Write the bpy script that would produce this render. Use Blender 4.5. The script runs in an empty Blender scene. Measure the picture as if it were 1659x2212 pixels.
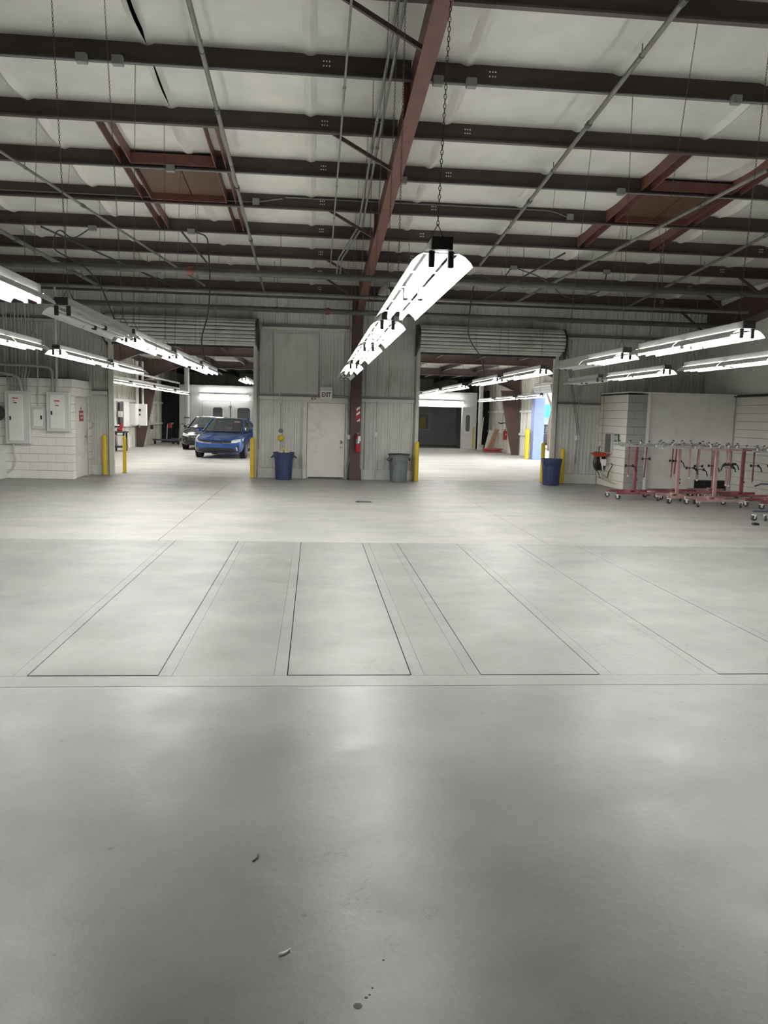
import bpy, bmesh, math, random
from mathutils import Vector, Matrix
from mathutils.bvhtree import BVHTree
random.seed(7)
S = bpy.context.scene
C = S.collection

# ------------------------------------------------------------------ camera
F_PX, YAW, PITCH, ROLL = 1726.6, 0.0894044, -0.11953, 0.0260514
CAMZ = 1.68
cam = bpy.data.cameras.new('camera'); camo = bpy.data.objects.new('camera', cam); C.objects.link(camo)
_f = Vector((math.sin(YAW)*math.cos(PITCH), math.cos(YAW)*math.cos(PITCH), math.sin(PITCH)))
_r = Vector((math.cos(YAW), -math.sin(YAW), 0)); _u = _r.cross(_f)
_r2 = math.cos(ROLL)*_r + math.sin(ROLL)*_u; _u2 = -math.sin(ROLL)*_r + math.cos(ROLL)*_u
camo.matrix_world = Matrix(((_r2.x, _u2.x, -_f.x, 0), (_r2.y, _u2.y, -_f.y, 0), (_r2.z, _u2.z, -_f.z, CAMZ), (0, 0, 0, 1)))
cam.sensor_fit = 'HORIZONTAL'; cam.sensor_width = 36; cam.lens = F_PX*36/1659
cam.clip_start = 0.05; cam.clip_end = 400
S.camera = camo
# ------------------------------------------------------------------ world / exposure
w = bpy.data.worlds.new('world'); S.world = w; w.use_nodes = True
bgn = w.node_tree.nodes['Background']
bgn.inputs[0].default_value = (0.80, 0.90, 1.0, 1); bgn.inputs[1].default_value = 2.2
S.view_settings.view_transform = 'Standard'; S.view_settings.look = 'None'
S.view_settings.gamma = 1; S.view_settings.use_curve_mapping = False
S.view_settings.exposure = 1.0
S.cycles.diffuse_bounces = 8; S.cycles.max_bounces = 14
TUBE_E = 30.0        # radiance of a burning fluorescent tube

# ------------------------------------------------------------------ materials
def lin(c): return tuple((x/12.92 if x <= .04045 else ((x+.055)/1.055)**2.4) for x in c)
def rgb(r, g, b): return lin((r/255, g/255, b/255))
MATS = {}
def mat(name, col, rough=.6, metal=0., var=.12, scale=4., bump=0., bscale=60., stretch=(1, 1, 1), coat=0., spec=.5, stain=None, stain_amt=0., sscale=2.):
    m = bpy.data.materials.new(name); m.use_nodes = True; nt = m.node_tree; N = nt.nodes; L = nt.links
    b = N['Principled BSDF']; b.inputs['Roughness'].default_value = rough; b.inputs['Metallic'].default_value = metal
    b.inputs['Specular IOR Level'].default_value = spec; b.inputs['Coat Weight'].default_value = coat
    tc = N.new('ShaderNodeTexCoord'); mp = N.new('ShaderNodeMapping'); mp.inputs['Scale'].default_value = stretch
    L.new(tc.outputs['Object'], mp.inputs['Vector'])
    if var > 0:
        n = N.new('ShaderNodeTexNoise'); n.inputs['Scale'].default_value = scale; n.inputs['Detail'].default_value = 6
        L.new(mp.outputs[0], n.inputs['Vector'])
        r = N.new('ShaderNodeValToRGB'); r.color_ramp.elements[0].position = .3; r.color_ramp.elements[1].position = .7
        r.color_ramp.elements[0].color = tuple(max(0, x*(1-var)) for x in col)+(1,)
        r.color_ramp.elements[1].color = tuple(min(1, x*(1+var)) for x in col)+(1,)
        L.new(n.outputs['Fac'], r.inputs[0]); out = r.outputs[0]
        if stain:
            n2 = N.new('ShaderNodeTexNoise'); n2.inputs['Scale'].default_value = sscale; n2.inputs['Detail'].default_value = 8
            n2.inputs['Roughness'].default_value = .65
            L.new(mp.outputs[0], n2.inputs['Vector'])
            r2 = N.new('ShaderNodeValToRGB'); r2.color_ramp.elements[0].position = .52; r2.color_ramp.elements[1].position = .72
            r2.color_ramp.elements[0].color = (0, 0, 0, 1); r2.color_ramp.elements[1].color = (stain_amt,)*3+(1,)
            L.new(n2.outputs['Fac'], r2.inputs[0])
            mx = N.new('ShaderNodeMix'); mx.data_type = 'RGBA'
            L.new(r2.outputs[0], mx.inputs['Factor']); L.new(out, mx.inputs['A']); mx.inputs['B'].default_value = tuple(stain)+(1,)
            out = mx.outputs['Result']
        L.new(out, b.inputs['Base Color'])
    else:
        b.inputs['Base Color'].default_value = tuple(col)+(1,)
    if bump > 0:
        n3 = N.new('ShaderNodeTexNoise'); n3.inputs['Scale'].default_value = bscale; n3.inputs['Detail'].default_value = 5
        L.new(mp.outputs[0], n3.inputs['Vector'])
        bp = N.new('ShaderNodeBump'); bp.inputs['Strength'].default_value = bump; bp.inputs['Distance'].default_value = .01
        L.new(n3.outputs['Fac'], bp.inputs['Height']); L.new(bp.outputs[0], b.inputs['Normal'])
    MATS[name] = m; return m
def emat(name, col, strength):
    m = bpy.data.materials.new(name); m.use_nodes = True; b = m.node_tree.nodes['Principled BSDF']
    b.inputs['Base Color'].default_value = tuple(col)+(1,); b.inputs['Emission Color'].default_value = tuple(col)+(1,)
    b.inputs['Emission Strength'].default_value = strength; MATS[name] = m; return m
def glass(name, col, alpha, rough=.03):
    m = bpy.data.materials.new(name); m.use_nodes = True; nt = m.node_tree
    b = nt.nodes['Principled BSDF']; b.inputs['Base Color'].default_value = tuple(col)+(1,); b.inputs['Roughness'].default_value = rough
    tr = nt.nodes.new('ShaderNodeBsdfTransparent'); tr.inputs[0].default_value = tuple(.35+.65*c for c in col)+(1,)
    mx = nt.nodes.new('ShaderNodeMixShader'); mx.inputs[0].default_value = alpha
    nt.links.new(tr.outputs[0], mx.inputs[1]); nt.links.new(b.outputs[0], mx.inputs[2])
    nt.links.new(mx.outputs[0], nt.nodes['Material Output'].inputs[0]); MATS[name] = m; return m

def floor_mat(name, col, rlo, rhi, spots=True, dust=None):
    m = bpy.data.materials.new(name); m.use_nodes = True; nt = m.node_tree; N = nt.nodes; L = nt.links
    b = N['Principled BSDF']; tc = N.new('ShaderNodeTexCoord')
    def noise(scale, detail=6, rough=.55, st=(1, 1, 1)):
        mp = N.new('ShaderNodeMapping'); mp.inputs['Scale'].default_value = st; L.new(tc.outputs['Object'], mp.inputs[0])
        n = N.new('ShaderNodeTexNoise'); n.inputs['Scale'].default_value = scale; n.inputs['Detail'].default_value = detail
        n.inputs['Roughness'].default_value = rough; L.new(mp.outputs[0], n.inputs['Vector']); return n.outputs['Fac']
    def ramp(src, p0, c0, p1, c1):
        r = N.new('ShaderNodeValToRGB'); r.color_ramp.elements[0].position = p0; r.color_ramp.elements[1].position = p1
        r.color_ramp.elements[0].color = c0; r.color_ramp.elements[1].color = c1; L.new(src, r.inputs[0]); return r.outputs[0]
    def mix(f, a, bb, mode='MIX'):
        x = N.new('ShaderNodeMix'); x.data_type = 'RGBA'; x.blend_type = mode
        if hasattr(f, 'is_linked') or not isinstance(f, (int, float)): L.new(f, x.inputs['Factor'])
        else: x.inputs['Factor'].default_value = f
        for s, v in (('A', a), ('B', bb)):
            if isinstance(v, tuple): x.inputs[s].default_value = v
            else: L.new(v, x.inputs[s])
        return x.outputs['Result']
    c = col
    base = ramp(noise(.9, 7, .6, (1, 1.6, 1)), .3, tuple(x*.84 for x in c)+(1,), .7, tuple(min(1, x*1.12) for x in c)+(1,))
    fine = ramp(noise(35, 4, .7), .35, (.93,)*3+(1,), .65, (1.0,)*3+(1,))
    base = mix(1.0, base, fine, 'MULTIPLY')
    str_ = ramp(noise(1.3, 8, .7, (.35, 2.2, 1)), .56, (0, 0, 0, 1), .75, (.35, .35, .35, 1))
    base = mix(str_, base, tuple(x*.66 for x in c)+(1,))
    if dust:
        d = ramp(noise(1.1, 8, .7, (.3, 1.5, 1)), .45, (0, 0, 0, 1), .7, (.8, .8, .8, 1))
        base = mix(d, base, tuple(dust)+(1,))
    if spots:
        v = N.new('ShaderNodeTexVoronoi'); v.voronoi_dimensions = '2D'; v.inputs['Scale'].default_value = 4.0; v.inputs['Randomness'].default_value = 1
        L.new(tc.outputs['Object'], v.inputs['Vector'])
        vc = N.new('ShaderNodeSeparateColor'); L.new(v.outputs['Color'], vc.inputs[0])
        mth = N.new('ShaderNodeMath'); mth.operation = 'MULTIPLY'; L.new(vc.outputs[0], mth.inputs[0]); mth.inputs[1].default_value = .22
        sub = N.new('ShaderNodeMath'); sub.operation = 'SUBTRACT'; L.new(mth.outputs[0], sub.inputs[0]); sub.inputs[1].default_value = .175
        lt = N.new('ShaderNodeMath'); lt.operation = 'LESS_THAN'; L.new(v.outputs['Distance'], lt.inputs[0]); L.new(sub.outputs[0], lt.inputs[1])
        ml = N.new('ShaderNodeMath'); ml.operation = 'MULTIPLY'; L.new(lt.outputs[0], ml.inputs[0]); ml.inputs[1].default_value = .5
        base = mix(ml.outputs[0], base, tuple(x*.35 for x in c)+(1,))
    # hairline cracks and scuffs
    cn = N.new('ShaderNodeMath'); cn.operation = 'SUBTRACT'; L.new(noise(1.4, 9, .6), cn.inputs[0]); cn.inputs[1].default_value = .5
    ca = N.new('ShaderNodeMath'); ca.operation = 'ABSOLUTE'; L.new(cn.outputs[0], ca.inputs[0])
    cl_ = N.new('ShaderNodeMath'); cl_.operation = 'LESS_THAN'; L.new(ca.outputs[0], cl_.inputs[0]); cl_.inputs[1].default_value = .0022
    cm = N.new('ShaderNodeMath'); cm.operation = 'MULTIPLY'; L.new(cl_.outputs[0], cm.inputs[0]); L.new(ramp(noise(.55, 3, .5), .54, (0, 0, 0, 1), .62, (.5, .5, .5, 1)), cm.inputs[1])
    base = mix(cm.outputs[0], base, tuple(x*.3 for x in c)+(1,))
    L.new(base, b.inputs['Base Color'])
    rr = N.new('ShaderNodeMapRange'); rr.inputs['From Min'].default_value = .3; rr.inputs['From Max'].default_value = .7
    rr.inputs['To Min'].default_value = rlo; rr.inputs['To Max'].default_value = rhi
    L.new(noise(2.2, 8, .65), rr.inputs[0]); L.new(rr.outputs[0], b.inputs['Roughness'])
    bp = N.new('ShaderNodeBump'); bp.inputs['Strength'].default_value = .22; bp.inputs['Distance'].default_value = .006
    L.new(noise(28, 6, .65), bp.inputs['Height']); L.new(bp.outputs[0], b.inputs['Normal'])
    MATS[name] = m; return m

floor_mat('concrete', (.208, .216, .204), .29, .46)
floor_mat('concrete_bay', (.248, .254, .24), .36, .52)  # separate slabs, tone also raised to follow the light falloff
floor_mat('concrete_worn_lit', (.32, .322, .304), .40, .56, True, (.385, .38, .355))  # scuffed, dusty rear slabs, base also lightened to carry brighter far light
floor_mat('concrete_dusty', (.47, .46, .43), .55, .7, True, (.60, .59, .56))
mat('joint_dark', (.03, .03, .03), .9, var=0)
mat('insul', (.55, .547, .497), .55, var=.06, scale=2.5, bump=.25, bscale=25, stain=(.38, .375, .32), stain_amt=.35, sscale=1.2)
mat('deck_dark', (.03, .03, .03), .9, var=0)
mat('purlin', rgb(72, 63, 60), .55, var=.15, scale=5, stretch=(.3, 1, 1))
mat('oxide_red', rgb(100, 62, 54), .5, var=.16, scale=4)
mat('brown_dk', rgb(84, 64, 60), .55, var=.12, scale=3)
mat('corr', rgb(206, 208, 203), .5, var=.10, scale=1.6, stretch=(1, 1, .35), stain=rgb(140, 134, 122), stain_amt=.5, sscale=2.6)
mat('corr_old', rgb(232, 229, 220), .6, var=.15, scale=3, stretch=(1, 1, .25), stain=rgb(120, 105, 92), stain_amt=.7, sscale=2.2)
mat('galv', rgb(176, 178, 176), .45, metal=.12, var=.1, scale=14)
mat('steel_grey', rgb(120, 122, 122), .45, metal=.35, var=.1, scale=8)
mat('conduit_grey', rgb(126, 128, 126), .5, var=.1, scale=10)
mat('pipe_grey', rgb(116, 116, 110), .5, metal=.2, var=.12, scale=8)
mat('pipe_dk', rgb(84, 86, 84), .5, metal=.2, var=.12, scale=8)
mat('pipe_red', rgb(120, 60, 55), .5, var=.1)
mat('white_paint', rgb(242, 242, 238), .5, var=.03, scale=2, stain=rgb(190, 186, 176), stain_amt=.3, sscale=3)
mat('offwhite', rgb(205, 205, 198), .55, var=.05, scale=2, stain=rgb(140, 136, 126), stain_amt=.4, sscale=2.2)
mat('cmu', rgb(238, 237, 230), .6, var=.05, scale=3, bump=.25, bscale=40, stain=rgb(205, 198, 184), stain_amt=.3, sscale=1.7)
mat('cmu_shaded', rgb(170, 171, 170), .65, var=.06, scale=3, bump=.3, bscale=40)  # block colour darkened to paint in the shade on the return face
mat('mortar', rgb(136, 134, 128), .8, var=.1)
mat('door_white', rgb(220, 219, 211), .5, var=.05, scale=1.5, stain=rgb(140, 132, 116), stain_amt=.4, sscale=2.5)
mat('yellow', rgb(222, 190, 40), .5, var=.1, scale=5, stain=rgb(150, 120, 40), stain_amt=.4, sscale=5)
mat('blue_bin', rgb(46, 58, 100), .45, var=.1, scale=6)
mat('grey_bin', rgb(110, 118, 120), .6, var=.15, scale=5, stain=rgb(58, 62, 64), stain_amt=.8, sscale=4)
mat('black', (.012, .012, .013), .5, var=0)
mat('rubber', (.02, .02, .02), .8, var=0)
mat('red', rgb(170, 30, 40), .45, var=.1)
mat('sign_maroon', rgb(92, 24, 28), .5, var=0)
mat('sign_red', rgb(170, 36, 44), .5, var=0)
mat('white', rgb(238, 238, 236), .5, var=0)
mat('panel_grey', rgb(214, 215, 212), .45, var=.04, scale=3)
mat('panel_lt', rgb(238, 238, 234), .45, var=.03, scale=3)
mat('chain', rgb(96, 92, 88), .45, metal=.6, var=0)
mat('red_rack', rgb(138, 76, 82), .55, var=.15, scale=6, stain=rgb(196, 150, 148), stain_amt=.7, sscale=3)
mat('pink_rack', rgb(170, 134, 132), .6, var=.15, scale=6, stain=rgb(190, 178, 174), stain_amt=.85, sscale=3)
mat('grey_rack', rgb(92, 100, 116), .5, metal=.3, var=.12)
mat('overspray', rgb(176, 178, 178), .55, metal=.2, var=.25, scale=12)
mat('chrome', rgb(200, 202, 205), .18, metal=1., var=0)
mat('orange', rgb(206, 80, 52), .5, var=.08)
mat('green', rgb(40, 96, 66), .5, var=0)
mat('mint', rgb(170, 196, 180), .5, var=.2, scale=30)
mat('tan_pipe', rgb(196, 176, 116), .5, var=.1)
mat('wood', rgb(74, 50, 28), .6, var=.2, scale=3, stretch=(1, 6, 1))
mat('cardboard', rgb(212, 184, 154), .7, var=.12)
mat('dark_grey', rgb(58, 60, 62), .6, var=.12)
mat('booth_white', rgb(228, 229, 230), .5, var=.03)
mat('booth_in', rgb(196, 198, 200), .7, var=.08, scale=1.5)
mat('ivory', rgb(222, 196, 120), .5, var=.05)
mat('blue_jamb', rgb(150, 164, 214), .5, var=.08)
mat('car_blue', rgb(24, 72, 146), .22, metal=.3, var=0, coat=1.)
mat('car_black', (.012, .013, .016), .2, metal=.2, var=0, coat=1.)
mat('car_trim', (.010, .010, .011), .35, var=0)
mat('car_seat', (.05, .045, .045), .7, var=0)
mat('lamp_glass', rgb(200, 208, 215), .12, metal=.2, var=0)
mat('asphalt', rgb(190, 190, 186), .9, var=.1)
mat('bark', rgb(120, 100, 86), .9, var=.2, scale=10)
mat('leaf', rgb(120, 140, 90), .8, var=.3, scale=3)
mat('teal', rgb(80, 190, 200), .6, var=.05)
mat('bldg', rgb(225, 222, 215), .8, var=.05)
mat('hose_red', rgb(176, 84, 84), .6, var=.15)
emat('tube_on', (1.0, .985, .95), TUBE_E)
mat('tube_off', rgb(205, 208, 208), .35, var=0)
mat('reflector', rgb(212, 213, 212), .35, var=.03)
mat('fixture', rgb(190, 192, 190), .45, var=.08, scale=5)
glass('auto_glass', (.10, .115, .115), .62)
glass('booth_glass', (.20, .23, .25), .72, .08)
glass('clear_glass', (.8, .85, .85), .18)

# ------------------------------------------------------------------ mesh builder
class MB:
    def __init__(s): s.v = []; s.f = []
    def add(s, vs, fs):
        o = len(s.v); s.v += [tuple(p) for p in vs]; s.f += [tuple(i+o for i in f) for f in fs]; return s
    def box(s, x0, x1, y0, y1, z0, z1):
        return s.add([(x0, y0, z0), (x1, y0, z0), (x1, y1, z0), (x0, y1, z0), (x0, y0, z1), (x1, y0, z1), (x1, y1, z1), (x0, y1, z1)],
                     [(0, 3, 2, 1), (4, 5, 6, 7), (0, 1, 5, 4), (1, 2, 6, 5), (2, 3, 7, 6), (3, 0, 4, 7)])
    def bbox(s, x0, x1, y0, y1, z0, z1, b=.008):   # box with chamfered edges
        bm = bmesh.new(); bmesh.ops.create_cube(bm, size=1)
        for q in bm.verts:
            q.co = Vector(((x0+x1)/2+q.co.x*(x1-x0), (y0+y1)/2+q.co.y*(y1-y0), (z0+z1)/2+q.co.z*(z1-z0)))
        bmesh.ops.bevel(bm, geom=bm.edges[:], offset=b, segments=1, affect='EDGES')
        bm.verts.index_update(); s.add([q.co[:] for q in bm.verts], [[q.index for q in f.verts] for f in bm.faces]); bm.free(); return s
    def hull(s, lo, hi):   # prism between two equal polygons
        n = len(lo); s.add(list(lo)+list(hi), [tuple(range(n-1, -1, -1)), tuple(range(n, 2*n))]+[(i, (i+1) % n, n+(i+1) % n, n+i) for i in range(n)]); return s
    def tube(s, pts, r, n=8, cap=True):
        pts = [Vector(p) for p in pts]; rs = r if isinstance(r, (list, tuple)) else [r]*len(pts); rings = []; up = None
        for i, p in enumerate(pts):
            d = (pts[min(i+1, len(pts)-1)]-pts[max(i-1, 0)]).normalized()
            if up is None: up = Vector((0, 0, 1)) if abs(d.z) < .9 else Vector((1, 0, 0))
            a = d.cross(up); a = a.normalized() if a.length > 1e-6 else Vector((1, 0, 0)); b = a.cross(d).normalized(); up = b
            rings.append([p+rs[i]*(math.cos(2*math.pi*k/n)*a+math.sin(2*math.pi*k/n)*b) for k in range(n)])
        vs = [q for g in rings for q in g]; fs = []
        for i in range(len(pts)-1):
            for k in range(n): fs.append((i*n+k, i*n+(k+1) % n, (i+1)*n+(k+1) % n, (i+1)*n+k))
        if cap: fs += [tuple(range(n-1, -1, -1)), tuple((len(pts)-1)*n+k for k in range(n))]
        return s.add(vs, fs)
    def lathe(s, prof, c=(0, 0, 0), n=24, axis='z', capb=True, capt=True):
        vs = []; fs = []
        for (r, h) in prof:
            for k in range(n):
                a = 2*math.pi*k/n; p = (r*math.cos(a), r*math.sin(a), h)
                if axis == 'x': p = (p[2], p[0], p[1])
                if axis == 'y': p = (p[0], p[2], p[1])
                vs.append((c[0]+p[0], c[1]+p[1], c[2]+p[2]))
        for i in range(len(prof)-1):
            for k in range(n): fs.append((i*n+k, i*n+(k+1) % n, (i+1)*n+(k+1) % n, (i+1)*n+k))
        if capb: fs.append(tuple(range(n-1, -1, -1)))
        if capt: fs.append(tuple((len(prof)-1)*n+k for k in range(n)))
        return s.add(vs, fs)
    def beam(s, a, b, wd, h):  # rectangular bar from a to b
        a = Vector(a); b = Vector(b); d = (b-a).normalized(); up = Vector((0, 0, 1)) if abs(d.z) < .95 else Vector((0, 1, 0))
        x = d.cross(up).normalized()*wd/2; y = x.cross(d).normalized()*h/2
        return s.hull([a-x-y, a+x-y, a+x+y, a-x+y], [b-x-y, b+x-y, b+x+y, b-x+y])
    def data(s, name, m, smooth=False, off=(0, 0, 0)):
        me = bpy.data.meshes.new(name); me.from_pydata([(p[0]-off[0], p[1]-off[1], p[2]-off[2]) for p in s.v], [], s.f)
        bm = bmesh.new(); bm.from_mesh(me); bmesh.ops.recalc_face_normals(bm, faces=bm.faces); bm.to_mesh(me); bm.free()
        if m: me.materials.append(MATS[m])
        if smooth:
            me.polygons.foreach_set('use_smooth', [True]*len(me.polygons))
            try: me.set_sharp_from_angle(angle=math.radians(38))
            except Exception: pass
        me.update(); return me
    def build(s, name, m, parent=None, smooth=False, off=None):
        o = bpy.data.objects.new(name, None if False else s.data(name, m, smooth, off if off is not None else (tuple(WL(parent)) if parent else (0, 0, 0))))
        C.objects.link(o)
        if parent: o.parent = parent
        return o
LOCS = {}
def WL(o):   # where the thing's own frame stands (parts are modelled in world metres unless the thing is turned)
    return LOCS.get(o.name, (0, 0, 0))
def thing(name, label, cat, loc=(0, 0, 0), rz=0., group=None, local=False):
    o = bpy.data.objects.new(name, None); C.objects.link(o); o.location = loc; o.rotation_euler = (0, 0, rz); o.empty_display_size = .1
    o['label'] = label; o['category'] = cat
    if group: o['group'] = group
    if not local: LOCS[o.name] = tuple(loc)
    return o
def part(o, mb, name, m, smooth=False, sub=None):
    p = sub if sub else o
    c = bpy.data.objects.new(name, mb.data(name, m, smooth, LOCS.get(o.name, (0, 0, 0)))); C.objects.link(c); c.parent = p; return c
def tag(o, label, cat, group=None, kind=None):
    o['label'] = label; o['category'] = cat
    if group: o['group'] = group
    if kind: o['kind'] = kind
    return o
def struct(name, mb, m, label, cat, smooth=False):
    o = mb.build(name, m, None, smooth); return tag(o, label, cat, None, 'structure')
def piece(me, name, parent, loc=(0, 0, 0), rot=(0, 0, 0)):
    o = bpy.data.objects.new(name, me); C.objects.link(o); o.parent = parent; o.location = loc; o.rotation_euler = rot; return o
def copy_tree(o, parent=None):
    c = o.copy(); C.objects.link(c); c.parent = parent
    for ch in list(o.children): copy_tree(ch, c)
    return c
def text_mesh(txt, size, m, extrude=.001, bold=0.):
    cu = bpy.data.curves.new('lettering', 'FONT'); cu.body = txt; cu.size = size; cu.extrude = extrude; cu.offset = bold
    cu.align_x = 'CENTER'; cu.align_y = 'CENTER'
    o = bpy.data.objects.new('lettering', cu); C.objects.link(o)
    dg = bpy.context.evaluated_depsgraph_get(); me = bpy.data.meshes.new_from_object(o.evaluated_get(dg))
    bpy.data.objects.remove(o); me.materials.clear(); me.materials.append(MATS[m]); return me

# ================================================================== STRUCTURE
YW = 21.1; M = .0833
def zr(y): return 4.6+M*(YW-y)          # underside of the purlins
PUR = [9.78+1.53*k for k in range(-8, 8)]

# ---- floor of the front hall: slabs with open joints over a dark sub-base
fl = struct('floor', MB().box(-9.6, 10.6, -6.2, 21.2, -.16, -.062), 'joint_dark', 'grey sealed concrete floor of the front hall, cut into slabs', 'floor')
G = .0045
def slab(x0, x1, y0, y1, name='slab', m='concrete_bay', g=G):
    mb = MB().box(x0+g, x1-g, y0+g+(.010 if name == 'pit_cover' else 0), y1-g, -.06, 0)
    return mb.build(name, m, fl, off=(0, 0, 0))
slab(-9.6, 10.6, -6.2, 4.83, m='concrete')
LX = [(-1.775, -.965), (-.15, .66), (1.12, 1.93), (2.76, 3.57)]; LY0, LY1 = 5.03, 10.48
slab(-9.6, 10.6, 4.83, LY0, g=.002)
xs = -9.6
for (a, b) in LX:
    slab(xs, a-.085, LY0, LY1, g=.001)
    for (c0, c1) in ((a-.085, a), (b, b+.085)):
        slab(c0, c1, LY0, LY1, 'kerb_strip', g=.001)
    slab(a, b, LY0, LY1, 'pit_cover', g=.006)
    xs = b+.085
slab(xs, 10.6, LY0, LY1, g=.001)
for (a, b) in ((-9.6, -2.0), (-2.0, 3.2), (3.2, 10.6)): slab(a, b, LY1, 21.15, m='concrete_worn_lit', g=.003)
# floor of the rear hall
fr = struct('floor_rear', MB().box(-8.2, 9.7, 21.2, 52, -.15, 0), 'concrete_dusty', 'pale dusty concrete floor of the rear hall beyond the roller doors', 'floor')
og = struct('ground_outside', MB().box(9.7, 60, 5, 90, -.2, -.03), 'asphalt', 'sunlit pale pavement outside the rear hall door', 'ground')

# ---- ribbed sheet profile
PROF = [(0, 0), (.03, 0), (.045, .03), (.085, .03), (.1, 0), (.155, 0), (.165, .009), (.195, .009), (.205, 0), (.255, 0), (.265, .009), (.29, .009), (.30, 0)]
def ribbed(width, h, t=.004):
    mb = MB(); pts = []; x = 0.
    while x < width-1e-4:
        for (px, d) in PROF:
            if x+px <= width+1e-6: pts.append((x+px, -d))
        x += .305
    if pts[-1][0] < width: pts.append((width, 0))
    n = len(pts)
    vs = [(p[0], p[1], 0) for p in pts]+[(p[0], p[1], h) for p in pts]+[(p[0], p[1]+t, 0) for p in pts]+[(p[0], p[1]+t, h) for p in pts]
    fs = []
    for i in range(n-1):
        fs += [(i, i+1, n+i+1, n+i), (2*n+i+1, 2*n+i, 3*n+i, 3*n+i+1), (i+1, i, 2*n+i, 2*n+i+1), (n+i, n+i+1, 3*n+i+1, 3*n+i)]
    fs += [(0, n, 3*n, 2*n), (n-1, 3*n-1, 4*n-1, 2*n-1)]
    return mb.add(vs, fs)
RIB = {}
def rib_data(wd, h, m='corr'):
    k = (round(wd, 3), round(h, 3), m)
    if k not in RIB: RIB[k] = ribbed(wd, h).data('sheet', m)
    return RIB[k]
# back wall: backing with the two door openings
OL0, OL1, OR0, OR1, OH = -5.1, -1.58, 2.72, 6.32, 3.5
bw = MB()
for (a, b, z0, z1) in ((-9.7, OL0-.02, 0, 4.62), (OL1+.02, OR0-.02, 0, 4.62), (OR1+.02, 10.6, 0, 4.62), (OL0-.02, OL1+.02, OH, 4.62), (OR0-.02, OR1+.02, OH, 4.62)):
    bw.box(a, b, 21.12, 21.22, z0, z1)
wb = struct('wall_back', bw, 'corr', 'grey ribbed steel wall with two roller door openings', 'wall')
def sheets(x0, x1, z0, z1):
    x = x0
    while x < x1-.05:
        wd = min(.915, x1-x); piece(rib_data(wd-.004, z1-z0), 'sheet', wb, (x, 21.112, z0)); x += .915
for (a, b) in ((-9.6, OL0-.12), (OL1+.12, OR0-.1), (OR1+.12, 10.5)):
    sheets(a, b, .26, 2.03); sheets(a, b, 2.17, 3.80)
sheets(-9.6, 10.5, 3.93, 4.60)
gm = MB()
for (a, b) in ((-9.6, OL0-.13), (OL1+.13, .86), (1.22, OR0-.12), (OR1+.13, 7.62)):
    MB().box(a, b, 20.98, 21.1, 2.03, 2.115).build('girt', 'offwhite', wb)
    MB().box(a, b, 21.0, 21.1, 2.135, 2.17).build('girt_lip', 'steel_grey', wb)
for (a, b) in ((-9.6, OL0-.2), (OL1+.22, .86), (OR1+.2, 10.4)):
    MB().box(a, b, 20.98, 21.1, 3.80, 3.87).build('girt', 'offwhite', wb)
    MB().box(a, b, 20.99, 21.1, 3.885, 3.93).build('girt_lip', 'steel_grey', wb)
for (a, b) in ((-9.6, OL0-.12), (OL1+.12, -.3), (1.25, OR0-.1), (OR1+.12, 7.62)):
    MB().box(a, b, 21.04, 21.1, 0, .255).build('kick_plate', 'corr', wb)
MB().box(-9.6, 10.5, 20.75, 21.1, 4.6, 4.86).build('eave_strut', 'purlin', wb)
# flat patch sheet above the exit door
for i in range(4): MB().box(-1.06+.29*i, -1.06+.29*(i+1)-.006, 21.055, 21.068, 2.19, 3.72).build('patch_sheet', 'corr', wb)

# ---- other hall walls (outside the frame, they close the room)
struct('wall_left', MB().box(-9.75, -9.6, -6.2, 21.2, 0, 7), 'corr', 'grey ribbed side wall left of the hall', 'wall')
struct('wall_front', MB().box(-9.75, 10.7, -6.35, -6.2, 0, 7.4), 'offwhite', 'pale end wall behind the viewer', 'wall')
wr = struct('wall_right', MB().box(10.53, 10.7, -6.2, 21.2, 0, 7), 'white_paint', 'white painted side wall on the right with block base', 'wall')

# ---- concrete block faces
def blocks(parent, origin, du, n_u, rows, m='cmu', h=.2, wd=.4, depth=.1, skip=None, length=None):
    """courses of blocks along unit vector du from origin (world), facing 'outward' = local -y"""
    ang = math.atan2(du[1], du[0]); cache = {}
    for r in range(rows):
        u = 0.; first = True
        while u < length-1e-3:
            ww = wd
            if first and r % 2: ww = wd/2
            first = False
            ww = min(ww, length-u)
            segs = [(u, u+ww)]
            if skip: segs = skip(r, u, u+ww)
            for (a, b) in segs:
                if b-a < .03: continue
                k = round(b-a, 3)
                if k not in cache: cache[k] = MB().bbox(.002, k-.002, -depth/2, depth/2, .004, h-.004, .004).data('block', m)
                piece(cache[k], 'block', parent, (origin[0]+du[0]*a, origin[1]+du[1]*a, origin[2]+r*h), (0, 0, ang))
            u += ww
# left electrical room
cl = struct('wall_block_left', MB().box(-9.6, -5.76, 19.460, 21.1, 0, 2.34).box(-5.76, -5.660, 19.460, 19.668, 0, 2.34).box(-5.76, -5.660, 20.672, 21.1, 0, 2.34).box(-5.76, -5.660, 19.668, 20.672, 1.967, 2.34), 'mortar', 'white painted concrete block enclosure of the electrical room', 'wall')
blocks(cl, (-9.25, 19.5, 0), (1, 0), 0, 12, h=.196, length=3.6)
def sk(r, a, b):   # door hole between .17 and 1.24 m along the side face, up to course 10
    if r >= 10: return [(a, b)]
    o = []
    if a < .17: o.append((a, min(b, .17)))
    if b > 1.24: o.append((max(a, 1.24), b))
    return o
blocks(cl, (-5.70, 19.55-.05, 0), (0, 1), 0, 12, h=.196, length=1.6, skip=sk)
MB().box(-9.3, -5.66, 19.46, 21.1, 2.352, 2.37).build('roof_sheet', 'dark_grey', cl)
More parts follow.
